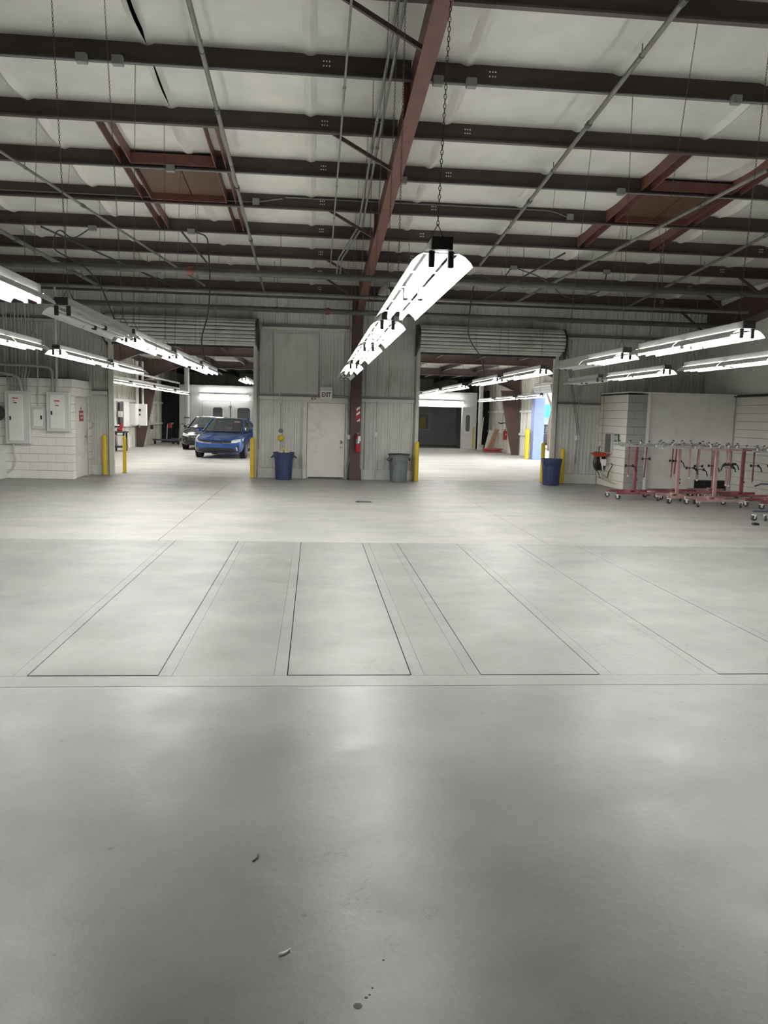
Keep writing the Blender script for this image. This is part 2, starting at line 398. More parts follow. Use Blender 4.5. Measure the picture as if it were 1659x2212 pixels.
# right block room
cr = struct('wall_block_right', MB().box(7.660, 8.16, 19.210, 21.1, 0, 2.36).box(8.16, 10.5, 19.5, 21.1, 0, 2.36), 'mortar', 'white block and plaster enclosure in the right corner of the hall', 'wall')
blocks(cr, (7.7, 21.1, 0), (0, -1), 0, 12, h=.197, length=1.9)
blocks(cr, (7.66, 19.25, 0), (1, 0), 0, 12, m='cmu_shaded', h=.197, length=.5)
MB().bbox(8.22, 10.5, 19.36, 19.5, 0, 2.4, .01).build('plaster_panel', 'white_paint', cr)
MB().box(8.16, 8.235, 19.2, 19.5, 0, 2.4).build('corner_post', 'white', cr)
MB().box(7.66, 10.5, 19.2, 21.1, 2.4, 2.43).build('cap', 'white_paint', cr)
MB().box(10.521, 10.53, 14.1, 19.32, 0, 2.362).build('mortar_bed', 'mortar', wr)
blocks(wr, (10.56, 19.3, 0), (0, -1), 0, 12, h=.197, length=5.2)
MB().box(10.44, 10.53, 13.9, 19.35, 2.37, 2.42).build('ledge', 'dark_grey', wr)

# ---- exit door in the back wall
d1 = struct('door_1', MB().bbox(-.18, .80, 21.0, 21.045, .01, 1.97, .004), 'door_white', 'white steel exit door under the exit sign', 'door')
fm = MB().box(-.29, -.19, 20.98, 21.1, 0, 1.974).box(.81, .875, 20.98, 21.1, 0, 1.974).box(-.29, .875, 20.98, 21.1, 1.975, 2.03)
fm.build('door_frame', 'offwhite', d1)
MB().lathe([(.045, 0), (.045, -.012), (.018, -.02), (.018, -.05), (.032, -.056), (.034, -.075), (.02, -.088)], (.70, 21.0, .97), 16, 'y').build('door_knob', 'chrome', d1, True)
MB().box(.67, .73, 20.985, 20.999, .83, .845).build('latch_plate', 'steel_grey', d1)
MB().box(-.15, .77, 20.985, 21.0, .02, .05).build('sweep', 'dark_grey', d1)
# ---- riser room door in the block enclosure
d2 = struct('door_2', MB().bbox(-5.71, -5.672, 19.72, 20.62, .01, 1.93, .004), 'door_white', 'white door of the block enclosure with a red sign', 'door')
MB().box(-5.72, -5.65, 19.67, 19.715, 0, 1.934).box(-5.72, -5.65, 20.625, 20.67, 0, 1.934).box(-5.72, -5.65, 19.67, 20.67, 1.935, 1.965).build('door_frame', 'offwhite', d2)
MB().lathe([(.03, 0), (.03, .012), (.014, .016), (.014, .05), (.03, .055), (.032, .075), (.018, .085)], (-5.672, 20.54, .98), 14, 'x').build('door_knob', 'chrome', d2, True)
for z in (.3, 1.0, 1.7): MB().box(-5.672, -5.66, 19.70, 19.73, z, z+.1).build('hinge', 'steel_grey', d2)

# ================================================================== ROOF
RIDGE = -2.0
def ztop(y): return zr(y)+.235
ce = MB().add([(-9.75, 21.2, ztop(21.2)+.14), (10.7, 21.2, ztop(21.2)+.14), (10.7, -6.3, ztop(-6.3)+.14), (-9.75, -6.3, ztop(-6.3)+.14),
               (-9.75, 21.2, ztop(21.2)+.2), (10.7, 21.2, ztop(21.2)+.2), (10.7, -6.3, ztop(-6.3)+.2), (-9.75, -6.3, ztop(-6.3)+.2)],
              [(0, 1, 2, 3), (7, 6, 5, 4), (0, 4, 5, 1), (1, 5, 6, 2), (2, 6, 7, 3), (3, 7, 4, 0)])
ceil = struct('ceiling', ce, 'deck_dark', 'sloping metal roof with white faced insulation between brown purlins', 'ceiling')
# purlins: Z sections
def purlin_data(x0, x1):
    t = .006; mb = MB()
    mb.box(x0, x1, -t, t, 0, .24)            # web
    mb.box(x0, x1, -.075, -t, 0, .008)       # bottom flange towards the viewer
    mb.box(x0, x1, -.075, -.069, .008, .024)
    mb.box(x0, x1, t, .075, .232, .24)       # top flange
    mb.box(x0, x1, .069, .075, .214, .232)
    return mb.data('purlin', 'purlin')
pds = [(purlin_data(-9.6, 1.062), (.08,), -.53, -.015), (purlin_data(1.078, 10.5), (2.02, 8.9), .035, .55)]
hb = MB()
for i in range(3):
    for j in range(2): hb.lathe([(.010, -.004), (.010, 0)], ((i-1)*.034, 0, j*.05), 8, 'y')
hd = hb.data('bolt_hole_discs', 'white')  # white discs standing for bolt holes with lit insulation showing through
for k, y in enumerate(PUR):
    for (pd, hx, l0, l1) in pds:
        p = piece(pd, 'purlin', ceil, (0, y, zr(y)))
        for X in hx: piece(hd, 'bolt_hole_discs', p, (X, -.012, .115))
        MB().box(1.05+l0, 1.05+l1, -.010, -.0065, .012, .228).build('lap_plate', 'purlin', p)
# insulation sheets
SEAM = [-9.4+1.835*i for i in range(12)]
SEAM = [-.11+1.83*i for i in range(-6, 7)]
SEAM[0] = -9.65; SEAM[-1] = 10.6
def insulation(x0, x1, y0, y1, tear_l=0., tear_r=0.):
    nx, ny = 8, 7; vs = []; fs = []
    for j in range(ny+1):
        t = j/ny; y = y0+t*(y1-y0); sag = .055*math.sin(math.pi*t)
        for i in range(nx+1):
            s_ = i/nx
            s2 = [0, .02, .045, .2, .5, .8, .955, .98, 1][i]
            x = x0+s2*(x1-x0)
            e = {0: .045, 1: .03, 7: .03, 8: .045}.get(i, 0.)*(.6+.8*math.sin(math.pi*t))
            if i == 0 and tear_l: x += tear_l*math.sin(math.pi*min(1, t*1.05))
            if i == nx and tear_r: x -= tear_r*math.sin(math.pi*min(1, t*1.05))
            n = .010*math.sin(5.1*x+1.7*y)+.007*math.sin(2.3*x-4*y)
            vs.append((x, y, ztop(y)+.004-sag-e+n*math.sin(math.pi*t)))
    for j in range(ny):
        for i in range(nx): a = j*(nx+1)+i; fs.append((a, a+1, a+nx+2, a+nx+1))
    return MB().add(vs, fs)
YB = PUR+[21.1]
for k in range(len(YB)-1):
    for i in range(len(SEAM)-1):
        tl = tr = 0.
        if abs(SEAM[i]+1.94) < .05 and abs(YB[k]-8.25) < .1: tl = .06
        if abs(SEAM[i]+1.94) < .05 and abs(YB[k]-9.78) < .1: tl = .028
        ya, yb = YB[k]+.004, YB[k+1]-.004
        if abs(YB[k]-12.84) < .1 and SEAM[i] in (SEAM[4], SEAM[8]): pass
        o = insulation(SEAM[i], SEAM[i+1], ya, yb, tl, tr).build('insulation_sheet', 'insul', ceil, True)
# framing of the two roof hatches: channel trimmers between purlins 11.31 and 15.9 and a wooden hatch between 12.84 and 14.37
def hatch(xa, xb):
    for (ya, yb) in ((11.31, 12.84), (12.84, 14.37), (14.37, 15.9)):
        for X in (xa, xb):
            ya2, yb2 = ya+.08, yb-.05
            for (u0, u1, h0, h1) in ((-.085, -.07, 0, .2), (.07, .085, 0, .2), (-.085, .085, .185, .2)):
                MB().hull([(X+u0, ya2, zr(ya2)+.03+h0), (X+u1, ya2, zr(ya2)+.03+h0), (X+u1, ya2, zr(ya2)+.03+h1), (X+u0, ya2, zr(ya2)+.03+h1)],
                          [(X+u0, yb2, zr(yb2)+.03+h0), (X+u1, yb2, zr(yb2)+.03+h0), (X+u1, yb2, zr(yb2)+.03+h1), (X+u0, yb2, zr(yb2)+.03+h1)]).build('hatch_trimmer', 'oxide_red', ceil)
    MB().box(xa+.09, xb-.09, 12.70, 12.76, zr(12.75)+.03, zr(12.75)+.18).build('hatch_header', 'oxide_red', ceil)
    MB().box(xa+.09, xb-.09, 14.24, 14.30, zr(14.27)+.03, zr(14.27)+.14).build('hatch_header', 'oxide_red', ceil)
    xm = (xa+xb)/2+.05
    for (u, v) in ((xa+.1, xm-.01), (xm+.01, xb-.1)):
        MB().hull([(u, 12.95, zr(12.95)+.115), (v, 12.95, zr(12.95)+.115), (v, 12.95, zr(12.95)+.13), (u, 12.95, zr(12.95)+.13)],
                  [(u, 14.2, zr(14.2)+.115), (v, 14.2, zr(14.2)+.115), (v, 14.2, zr(14.2)+.13), (u, 14.2, zr(14.2)+.13)]).build('hatch_board', 'wood', ceil)
hatch(-2.86, -1.46); hatch(5.18, 6.65)
# bird-size tear / label scraps on the insulation
# ---- centre frame: column and rafter
XR = 1.07
col = thing('steel_column', 'dark red steel column in the middle of the ribbed back wall', 'column', (XR, 20.9, 0))
part(col, MB().box(.93, 1.20, 20.74, 20.755, 0, 4.59), 'front_flange', 'brown_dk')
part(col, MB().box(.93, 1.20, 21.04, 21.055, 0, 4.59), 'rear_flange', 'brown_dk')
part(col, MB().box(1.06, 1.075, 20.755, 21.04, 0, 4.59), 'web', 'brown_dk')
part(col, MB().box(.90, 1.23, 20.70, 21.08, 0, .02), 'base_plate', 'brown_dk')
raft = thing('steel_rafter', 'oxide red steel rafter running up from the column over the hall', 'beam', (XR, 20.7, 4.5))
def rb(y): return zr(y)-.46 if y < 17.5 else zr(y)-.46-.16*(y-17.5)/3.3
ys = [-6, 3, 10, 17.5, 20.735]
fl_ = MB(); wb_ = MB(); tf_ = MB()
for a, b in zip(ys[:-1], ys[1:]):
    fl_.hull([(XR-.085, a, rb(a)), (XR+.085, a, rb(a)), (XR+.085, a, rb(a)+.012), (XR-.085, a, rb(a)+.012)], [(XR-.085, b, rb(b)), (XR+.085, b, rb(b)), (XR+.085, b, rb(b)+.012), (XR-.085, b, rb(b)+.012)])
    wb_.hull([(XR-.005, a, rb(a)+.012), (XR+.005, a, rb(a)+.012), (XR+.005, a, zr(a)+.16), (XR-.005, a, zr(a)+.16)], [(XR-.005, b, rb(b)+.012), (XR+.005, b, rb(b)+.012), (XR+.005, b, zr(b)+.16), (XR-.005, b, zr(b)+.16)])
    tf_.hull([(XR-.085, a, zr(a)+.2), (XR+.085, a, zr(a)+.2), (XR+.085, a, zr(a)+.212), (XR-.085, a, zr(a)+.212)], [(XR-.085, b, zr(b)+.2), (XR+.085, b, zr(b)+.2), (XR+.085, b, zr(b)+.212), (XR-.085, b, zr(b)+.212)])
part(raft, fl_, 'bottom_flange', 'oxide_red'); part(raft, wb_, 'web', 'oxide_red'); pass
for y in (9.78, 14.37, 18.96):
    part(raft, MB().box(XR-.08, XR-.006, y+.10, y+.11, rb(y+.1)+.014, zr(y+.1)+.15).box(XR+.006, XR+.08, y+.10, y+.11, rb(y+.1)+.014, zr(y+.1)+.15), 'splice_plate', 'oxide_red')
for k, y in enumerate(PUR):
    if 4 < y < 20 and (k % 2 == 1 or y > 17):
        part(raft, MB().beam((.16, y+.032, zr(y)+.05), (XR-.045, y+.032, rb(y)+.05), .045, .045), 'flange_brace', 'brown_dk')
# right hand frame rafter by the side wall
raft2 = thing('steel_rafter', 'dark steel rafter along the top of the right side wall', 'beam', (10.25, 20.7, 4.4))
def rb2(y): return zr(y)-.50-.035*max(0, y-14)
fl_ = MB(); wb_ = MB()
for a, b in ((2, 14), (14, 20.735)):
    fl_.hull([(10.1, a, rb2(a)), (10.5, a, rb2(a)), (10.5, a, rb2(a)+.012), (10.1, a, rb2(a)+.012)], [(10.1, b, rb2(b)), (10.5, b, rb2(b)), (10.5, b, rb2(b)+.012), (10.1, b, rb2(b)+.012)])
    wb_.hull([(10.28, a, rb2(a)+.01), (10.3, a, rb2(a)+.01), (10.3, a, zr(a)-.02), (10.28, a, zr(a)-.02)], [(10.28, b, rb2(b)+.01), (10.3, b, rb2(b)+.01), (10.3, b, zr(b)-.02), (10.28, b, zr(b)-.02)])
part(raft2, fl_, 'bottom_flange', 'brown_dk'); part(raft2, wb_, 'web', 'brown_dk')
for y in (17.43, 18.96, 20.49):
    part(raft2, MB().beam((9.3, y+.035, zr(y)+.05), (10.22, y+.035, rb2(y)+.06), .05, .05), 'flange_brace', 'brown_dk')

# ================================================================== PIPES AND CONDUITS
def bend(pts, r=.12, n=4):
    pts = [Vector(p) for p in pts]; out = [pts[0]]
    for i in range(1, len(pts)-1):
        a, b, c = pts[i-1], pts[i], pts[i+1]; d1 = (a-b); d2 = (c-b); q = min(r, d1.length*.45, d2.length*.45)
        p1 = b+d1.normalized()*q; p2 = b+d2.normalized()*q
        for k in range(n+1):
            t = k/n; out.append((1-t)**2*p1+2*t*(1-t)*b+t*t*p2)
    out.append(pts[-1]); return out
def pipe_thing(name, label, cat, pts, r, m, couplings=(), hangers=(), n=10, cm='pipe_dk'):
    o = thing(name, label, cat, pts[0]); part(o, MB().tube(pts, r, n), 'pipe', m, True)
    a = Vector(pts[0]); b = Vector(pts[-1])
    for t in couplings:
        p = a.lerp(b, t); d = (b-a).normalized(); part(o, MB().tube([p-d*.05, p+d*.05], r*1.35, n), 'coupling', cm, True)
    for t in hangers:
        p = a.lerp(b, t); part(o, MB().tube([p+Vector((0, 0, r*.8)), Vector((p.x, p.y, zr(p.y)+(.15 if abs(b.y-a.y) < .1 else .02)))], .006, 6), 'hanger_rod', 'pipe_dk')
        part(o, MB().tube([p+Vector((0, -.012, 0)), p+Vector((0, .012, 0))], r*1.15, n), 'hanger_ring', 'pipe_dk')
    return o
def rp(x, y, d): return (x, y, zr(y)-d)
pipe_thing('sprinkler_pipe', 'thin grey sprinkler pipe along the ceiling left of the rafter', 'pipe', [rp(-1.255, 2, .1), rp(-1.255, 20, .1)], .028, 'pipe_grey', (.13, .475, .62, .77, .92), (.4, .57, .66, .83))
pipe_thing('sprinkler_pipe', 'grey sprinkler pipe along the ceiling right of the rafter', 'pipe', [rp(3.39, 2, .1), rp(3.39, 16.9, .1)], .028, 'pipe_grey', (.385, .56, .745, .9), (.45, .66, .83))
pipe_thing('sprinkler_pipe', 'sloping grey sprinkler pipe passing under the right roof hatch', 'pipe', [(7.3, 5.6, 5.78), (6.4, 11.42, 5.31), (4.95, 20.2, 4.57)][1:], .03, 'pipe_grey', (.17, .75), (.4, .6))
pipe_thing('sprinkler_pipe', 'short grey sprinkler pipe near the right side wall', 'pipe', [(8.15, 10, 5.42), (7.85, 20.6, 4.545)], .028, 'pipe_grey', (.5, .72), (.4, .6, .8))
pipe_thing('sprinkler_pipe', 'grey sprinkler pipe in the upper left corner of the hall', 'pipe', [(-5.2, 9.0, 5.47), (-2.6, 19.5, 4.6)], .022, 'pipe_grey', (.5,), (.35, .75))
pipe_thing('sprinkler_pipe', 'outer grey sprinkler pipe above the left light row', 'pipe', [(-6.6, 11.5, 5.25), (-5.0, 20.2, 4.5)], .04, 'pipe_grey', (.55,), (.45, .85))
m1 = pipe_thing('sprinkler_main', 'thick grey sprinkler main crossing the hall, nearest of the three', 'pipe', [(-9.5, 16.4, 4.405), (10.04, 16.4, 4.405)], .06, 'pipe_dk', (.36, .62), (.08, .2, .33, .45, .58, .7, .85), 14, 'pipe_red')
m2 = pipe_thing('sprinkler_main', 'thick grey sprinkler main crossing low in front of the ribbed wall top', 'pipe', [(-9.5, 19.2, 4.076), (10.04, 19.2, 4.076)], .06, 'pipe_dk', (.16, .5), (.1, .3, .44, .62, .8), 14, 'pipe_red')
pipe_thing('sprinkler_pipe', 'thin pipe crossing the hall just under the eave', 'pipe', [(-9.5, 18.2, 4.285), (10.0, 18.2, 4.285)], .035, 'pipe_grey', (.3, .6), (.12, .3, .44, .7, .85))
# vertical riser by the column with red flange
rs = thing('sprinkler_riser', 'sprinkler riser with red flanged couplings right of the column top', 'pipe', (1.75, 19.6, 3.4))
part(rs, MB().tube([(1.75, 19.6, 3.72), (1.75, 19.6, 4.6)], .07, 14), 'pipe', 'pipe_dk', True)
part(rs, MB().tube([(1.75, 19.6, 4.6), (1.75, 19.6, zr(19.6)+.2)], .01, 6), 'hanger_rod', 'pipe_dk')
part(rs, MB().tube([(1.75, 19.6, 4.30), (1.75, 19.6, 4.38)], .11, 14), 'flange', 'pipe_red', True)
part(rs, MB().tube([(1.75, 19.6, 3.70), (1.75, 19.6, 3.86)], .10, 14), 'valve', 'pipe_red', True)
part(rs, MB().tube(bend([(1.75, 19.6, 3.75), (1.70, 19.9, 3.6), (1.35, 20.6, 3.05)], .1), .055, 12), 'drain_pipe', 'pipe_grey', True)
part(rs, MB().lathe([(.16, .0), (.13, .12), (.04, .22), (.02, .26)], (1.62, 19.5, 4.55), 14), 'bell', 'offwhite', True)
# conduits beside the rafter
for i, (dx, lab) in enumerate(((-.34, 'grey conduit following the rafter, left of the pair'), (-.27, 'grey conduit following the rafter, right of the pair'))):
    o = thing('conduit', lab, 'conduit', (XR+dx, 3, zr(3)-.1))
    part(o, MB().tube(bend([rp(XR+dx, 2, .1), rp(XR+dx, 14.8, .1), rp(XR+dx-.30, 16.9, .12), (XR+dx-.32, 17.2, 4.4)], .2), .017, 8), 'tube', 'conduit_grey', True)
    for y in (6.7, 10.6, 11.4): part(o, MB().tube([rp(XR+dx, y-.03, .1), rp(XR+dx, y+.03, .1)], .024, 8), 'coupling', 'conduit_grey', True)
o = thing('conduit', 'single thin conduit running along the ceiling left of the rafter', 'conduit', (.29, 2, zr(2)))
part(o, MB().tube([rp(.29, 2, .1), rp(.29, 17.5, .1)], .013, 8), 'tube', 'conduit_grey', True)
for y in (9.8, 12.9, 14.4): part(o, MB().tube([rp(.29, y-.03, .1), rp(.29, y+.03, .1)], .019, 8), 'coupling', 'conduit_grey', True)
def xconduit(lab, x0, x1, y, dz, boxes=()):
    o = thing('conduit', lab, 'conduit', (x0, y, zr(y)+dz)); z = zr(y)+dz
    part(o, MB().tube([(x0, y-.095, z), (x1, y-.095, z)], .012, 8), 'tube', 'conduit_grey', True)
    for bx in boxes: part(o, MB().bbox(bx-.06, bx+.06, y-.165, y-.077, z-.045, z+.055, .006), 'junction_box', 'conduit_grey')
    return o
xconduit('conduit with two junction boxes under the topmost full purlin, left half', -8, .8, 9.78, -.02, (-2.63, -2.24))
xconduit('conduit with two junction boxes under the topmost full purlin, right half', 1.3, 9, 9.78, -.02, (1.36, 1.75, 4.95))
xconduit('conduit with one box under the purlin at the left roof hatch', -3.6, .75, 12.84, -.02, (-2.2,))
xconduit('conduit with one box under the purlin at the right roof hatch', 1.4, 8.5, 12.84, -.02, (1.3, 4.75))
for (lab, runs, bx) in (('bent conduit on the face of a middle purlin, left half', [[(-9, 0), (-1.05, -.0), (-.6, .08)]], -1.05), ('bent conduit on the face of a middle purlin, right half', [[(-.55, .102), (1.04, .102)], [(1.10, .102), (4.1, .102), (4.42, 0)]], 4.45)):
    o = thing('conduit', lab, 'conduit', (runs[0][0][0], 14.345, zr(14.345))); z = zr(14.37)+.09
    for run in runs: part(o, MB().tube(bend([(px, 14.345, z+pz) for px, pz in run], .1), .011, 8), 'tube', 'conduit_grey', True)
    part(o, MB().bbox(bx-.06, bx+.06, 14.300, 14.360, z-.055, z+.06, .006), 'junction_box', 'conduit_grey')
def whip(lab, pts, bx):
    o = thing('flexible_conduit', lab, 'cable', pts[0]); part(o, MB().tube(bend(pts, .5, 6), .013, 8), 'cable', 'dark_grey', True)
    part(o, MB().bbox(bx[0]-.07, bx[0]+.07, bx[1]-.14, bx[1]-.05, bx[2]-.05, bx[2]+.04, .006), 'junction_box', 'conduit_grey'); return o
whip('drooping black cable from a purlin box down to the left light row', [(-2.3, 15.8, 5.02), (-2.05, 15.75, 4.95), (-1.98, 15.6, 4.2), (-2.0, 15.55, 3.5), (-2.15, 15.5, 3.0), (-2.05, 15.5, 2.62)], (-2.35, 15.85, 5.02))
whip('looped black cable at the upper left of the hall', [(-4.2, 15.74, 4.98), (-4.5, 15.7, 4.75), (-4.75, 15.7, 4.98), (-4.9, 15.7, 4.6), (-4.1, 15.7, 4.2), (-3.7, 15.7, 3.2), (-3.65, 15.7, 2.62)], (-4.15, 15.85, 5.0))
whip('looped black cable from a purlin box down to the right light row', [(4.15, 17.30, 4.9), (3.9, 17.3, 4.55), (3.4, 17.3, 4.8), (3.3, 17.3, 4.2), (3.25, 17.3, 3.4), (3.6, 17.4, 3.0), (3.68, 17.4, 2.62)], (4.2, 17.4, 4.9))
whip('sagging black cable under the eave at the right', [(4.29, 17.30, 4.88), (4.9, 17.3, 4.7), (5.4, 17.3, 4.25), (6.2, 17.3, 4.5), (6.25, 17.3, 4.9)], (6.25, 17.4, 4.9))
# diagonal sway braces seen among the left purlins
for i, (a, b, lab) in enumerate((((-5.1, 15.85, 5.0), (-3.3, 19.6, 4.55), 'dark diagonal sway brace under the left purlins'), ((-2.52, 15.75, 5.0), (-2.05, 16.32, 4.46), 'short dark sway brace holding the sprinkler main'), ((3.1, 17.4, 4.85), (2.2, 20.2, 4.3), 'dark sway brace right of the rafter'), ((4.9, 16.0, 4.98), (4.05, 19.6, 4.55), 'dark sway brace above the right light rows'))):
    o = MB().tube([a, b], .02, 8).build('sway_brace', 'dark_grey', None, True); tag(o, lab, 'brace')

# ================================================================== LIGHT FIXTURES
def chain_mesh(a, b, pitch=.021, wd=.0066, r=.0021, seg=8, sides=4):
    a = Vector(a); b = Vector(b); d = b-a; L = d.length; d.normalize(); n = max(2, int(L/pitch)); mb = MB()
    e1 = d.cross(Vector((1, 0, 0))).normalized(); e2 = d.cross(e1).normalized()
    for i in range(n):
        c = a+d*((i+.5)*L/n); u = e1 if i % 2 else e2; ring = []
        hl = pitch*.62-wd*.0
        for k in range(seg):
            t = 2*math.pi*k/seg; ring.append(c+d*(hl*math.sin(t))+u*(wd*math.cos(t)))
        vs = []; fs = []
        w3 = d.cross(u)
        for k in range(seg):
            q = ring[k]; rad = (q-c).normalized()
            for s_ in range(sides):
                t = 2*math.pi*s_/sides; vs.append(q+r*(math.cos(t)*rad+math.sin(t)*w3))
        for k in range(seg):
            for s_ in range(sides):
                fs.append((k*sides+s_, k*sides+(s_+1) % sides, ((k+1) % seg)*sides+(s_+1) % sides, ((k+1) % seg)*sides+s_))
        mb.add(vs, fs)
    return mb
def reflector_mb(x, y0, y1, z):
    mb = MB()
    for sg in (-1, 1):
        pr = [(.16, 0), (.147, .022), (.118, .048), (.088, .062)]; n = len(pr); vs = []
        for y in (y0, y1):
            for t in (0, .004): vs += [(x+sg*a*(1+t*2), y, z+b+t) for a, b in pr]
        fs = []
        for i in range(n-1):
            fs += [(i, i+1, 2*n+i+1, 2*n+i), (n+i+1, n+i, 3*n+i, 3*n+i+1), (i+1, i, n+i, n+i+1), (2*n+i, 2*n+i+1, 3*n+i+1, 3*n+i)]
        fs += [(0, 2*n, 3*n, n), (n-1, 2*n-1, 4*n-1, 3*n-1)]
        mb.add(vs, fs)
    for yy in (y0+.03, (y0+y1)/2, y1-.03): mb.box(x-.09, x+.09, yy-.012, yy+.012, z+.064, z+.07)
    return mb
def fixture(lab, x, y0, y1, z, on=(1, 1), chains='purlin', group=None, z_top=None, detail=True, one=False):
    o = thing('hanging_light', lab, 'light fixture', (x, (y0+y1)/2, z), group=group); ym = (y0+y1)/2
    part(o, MB().bbox(x-.055, x+.055, y0, y1, z+.074, z+.14, .006), 'housing', 'fixture')
    for k, (a, b) in enumerate(((y0+.01, ym-.012), (ym+.012, y1-.01))):
        part(o, reflector_mb(x, a, b, z), 'reflector', 'reflector')
        for sx in (-.048, .048):
            part(o, MB().tube([(x+sx, a+.035, z+.022), (x+sx, b-.035, z+.022)], .0165, 10), 'tube', 'tube_on' if on[k] else 'tube_off', True)
            for yy in ((a+.015, b-.015)):
                part(o, MB().bbox(x+sx-.016, x+sx+.016, yy-.012, yy+.012, z-.005, z+.075, .004), 'socket', 'dark_grey')
    part(o, MB().box(x-.052, x+.052, y0-.012, y0, z+.076, z+.138), 'end_cap', 'dark_grey')
    if chains:
        for yy, dx in (((y0+.18, 0.),) if one else ((y0+.18, 0.), (y1-.18, .04))):
            if chains == 'purlin':
                py = min(PUR, key=lambda q: abs(q-yy)); top = (x+dx, py-.07, zr(py)-.004)
            else: top = (x+dx, yy, z_top)
            part(o, MB().tube([(x-.05, yy, z+.14), (x, yy, z+.24), (x+.05, yy, z+.14)], .004, 5), 'hanger', 'chain')
            part(o, chain_mesh((x, yy, z+.235), top, seg=8 if detail else 6, sides=4 if detail else 3, pitch=.021 if detail else .03), 'chain', 'chain')
    return o
ZL = 2.43
G1 = 'hanging fluorescent fixtures of the front hall'
for i, (a, b, on) in enumerate(((4.06, 6.4, (1, 1)), (7.03, 9.1, (1, 1)), (9.45, 12.0, (1, 1)), (13.1, 15.18, (1, 1)), (15.75, 17.8, (0, 0)))):
    fixture(['lit twin tube fixture with white reflector, nearest in the centre row', 'second lit fixture from the viewer in the centre row', 'third lit fixture from the viewer in the centre row', 'fourth lit fixture of the centre row, before the dark one', 'unlit fixture at the far end of the centre row by the column'][i], .62, a, b, ZL, on, group=G1, detail=i < 3)
for i, (a, b, on) in enumerate(((3.9, 6.2, (1, 1)), (6.85, 9.15, (0, 0)), (9.3, 11.6, (1, 1)), (12.0, 14.4, (1, 1)), (14.75, 17.0, (1, 1)))):
    fixture(['brightly lit fixture cut by the left edge of the picture, upper left row', 'unlit fixture with bare white reflector in the upper left row', 'lit fixture just beyond the unlit one in the upper left row', 'lit fixture before the last in the upper left row', 'last lit fixture of the upper left row, towards the left doorway'][i], -2.06, a, b, ZL, on, group=G1, detail=i < 3, one=i == 0)
for i, (a, b) in enumerate(((8.7, 11.2), (11.95, 14.6), (15.0, 17.6))):
    fixture(['lit fixture cut by the left edge, lower left row', 'middle lit fixture of the lower left row', 'last lit fixture of the lower left row, above the block enclosure'][i], -3.68, a, b, ZL, group=G1, detail=False)
for i, (a, b, on) in enumerate(((6.7, 8.95, (1, 1)), (9.4, 11.9, (1, 0)), (12.9, 15.5, (1, 1)), (16.0, 18.6, (1, 1)))):
    fixture(['large bright fixture nearest in the inner right row', 'half lit fixture, second in the inner right row', 'lit fixture, third in the inner right row in front of the right doorway', 'last lit fixture of the inner right row'][i], 3.70, a, b, ZL, on, group=G1, detail=i < 2)
for i, (a, b, on) in enumerate(((9.0, 11.35, (1, 1)), (12.0, 14.4, (1, 1)), (14.9, 16.72, (0, 0)))):
    fixture(['lit fixture cut by the right edge, outer right row', 'lit fixture, middle of the outer right row', 'unlit fixture at the far end of the outer right row'][i], 5.38, a, b, ZL, on, group=G1, detail=False)

# fixtures of the same rows that hang beside and behind the viewer
for (x, a, lab) in ((-3.68, 5.8, 'lit fixture of the lower left row before the one cut by the frame'), (3.70, 3.7, 'lit fixture of the inner right row out of frame at right'), (5.38, 6.1, 'lit fixture of the outer right row before the one cut by the frame')):
    fixture(lab, x, a, a+2.35, ZL, group=G1, detail=False, one=True)

# ================================================================== ROLLER DOORS
def roller(lab, x0, x1, zc=3.68, r=.32, yc=20.735, zopen=3.36):
    o = thing('roller_door', lab, 'roller door', ((x0+x1)/2, 21.0, 0))
    n = 20
    for k in range(n):
        a0 = 2*math.pi*k/n; a1 = 2*math.pi*(k+1)/n-.085; am = (a0+a1)/2
        q = lambda a, rr, x: (x, yc+rr*math.cos(a), zc+rr*math.sin(a))
        sec = [(a0, r-.012), (a0, r), (am, r+.02), (a1, r), (a1, r-.012)]
        part(o, MB().hull([q(a, rr, x0) for a, rr in sec], [q(a, rr, x1) for a, rr in sec]), 'slat', 'corr')
    part(o, MB().tube([(x0-.05, yc, zc), (x1+.05, yc, zc)], r-.03, 18), 'barrel', 'steel_grey')
    for i in range(2):
        z0 = zopen+.02+i*.085
        part(o, MB().box(x0+.05, x1-.05, 21.03, 21.05, z0, z0+.08), 'slat', 'corr')
    part(o, MB().box(x0+.05, x1-.05, 21.0, 21.08, zopen-.06, zopen+.01), 'bottom_bar', 'dark_grey')
    for x in (x0-.06, x1+.03):
        part(o, MB().hull([(x, 21.074, zc-.42), (x, yc-.3, zc-.2), (x, yc-.34, zc+.1), (x, yc-.1, zc+.34), (x, 21.074, zc+.36)], [(x+.03, 21.074, zc-.42), (x+.03, yc-.3, zc-.2), (x+.03, yc-.34, zc+.1), (x+.03, yc-.1, zc+.34), (x+.03, 21.074, zc+.36)]), 'bracket', 'dark_grey')
    for (a, b, xi) in ((x0-.02, x0+.07, x0+.075), (x1-.07, x1+.02, x1-.085)):
        part(o, MB().box(a, b, 20.97, 20.99, 0, 3.42).box(a, b, 21.08, 21.115, 0, 3.42), 'guide', 'offwhite')
        part(o, MB().box((a+b)/2-.012, (a+b)/2+.012, 20.99, 21.08, 0, 3.42), 'guide_web', 'steel_grey')
    return o
rd1 = roller('rolled up grey steel door above the left opening with the cars', -5.18, -1.5)
rd2 = roller('rolled up grey steel door above the right opening', 2.66, 6.40)
part(rd1, chain_mesh((-1.42, 20.85, 3.6), (-1.42, 20.85, .75), .05, .014, .005, 6, 3), 'hand_chain', 'chain')
part(rd2, chain_mesh((6.46, 20.55, 3.55), (6.95, 20.75, 1.35), .05, .014, .005, 6, 3), 'hand_chain', 'chain')
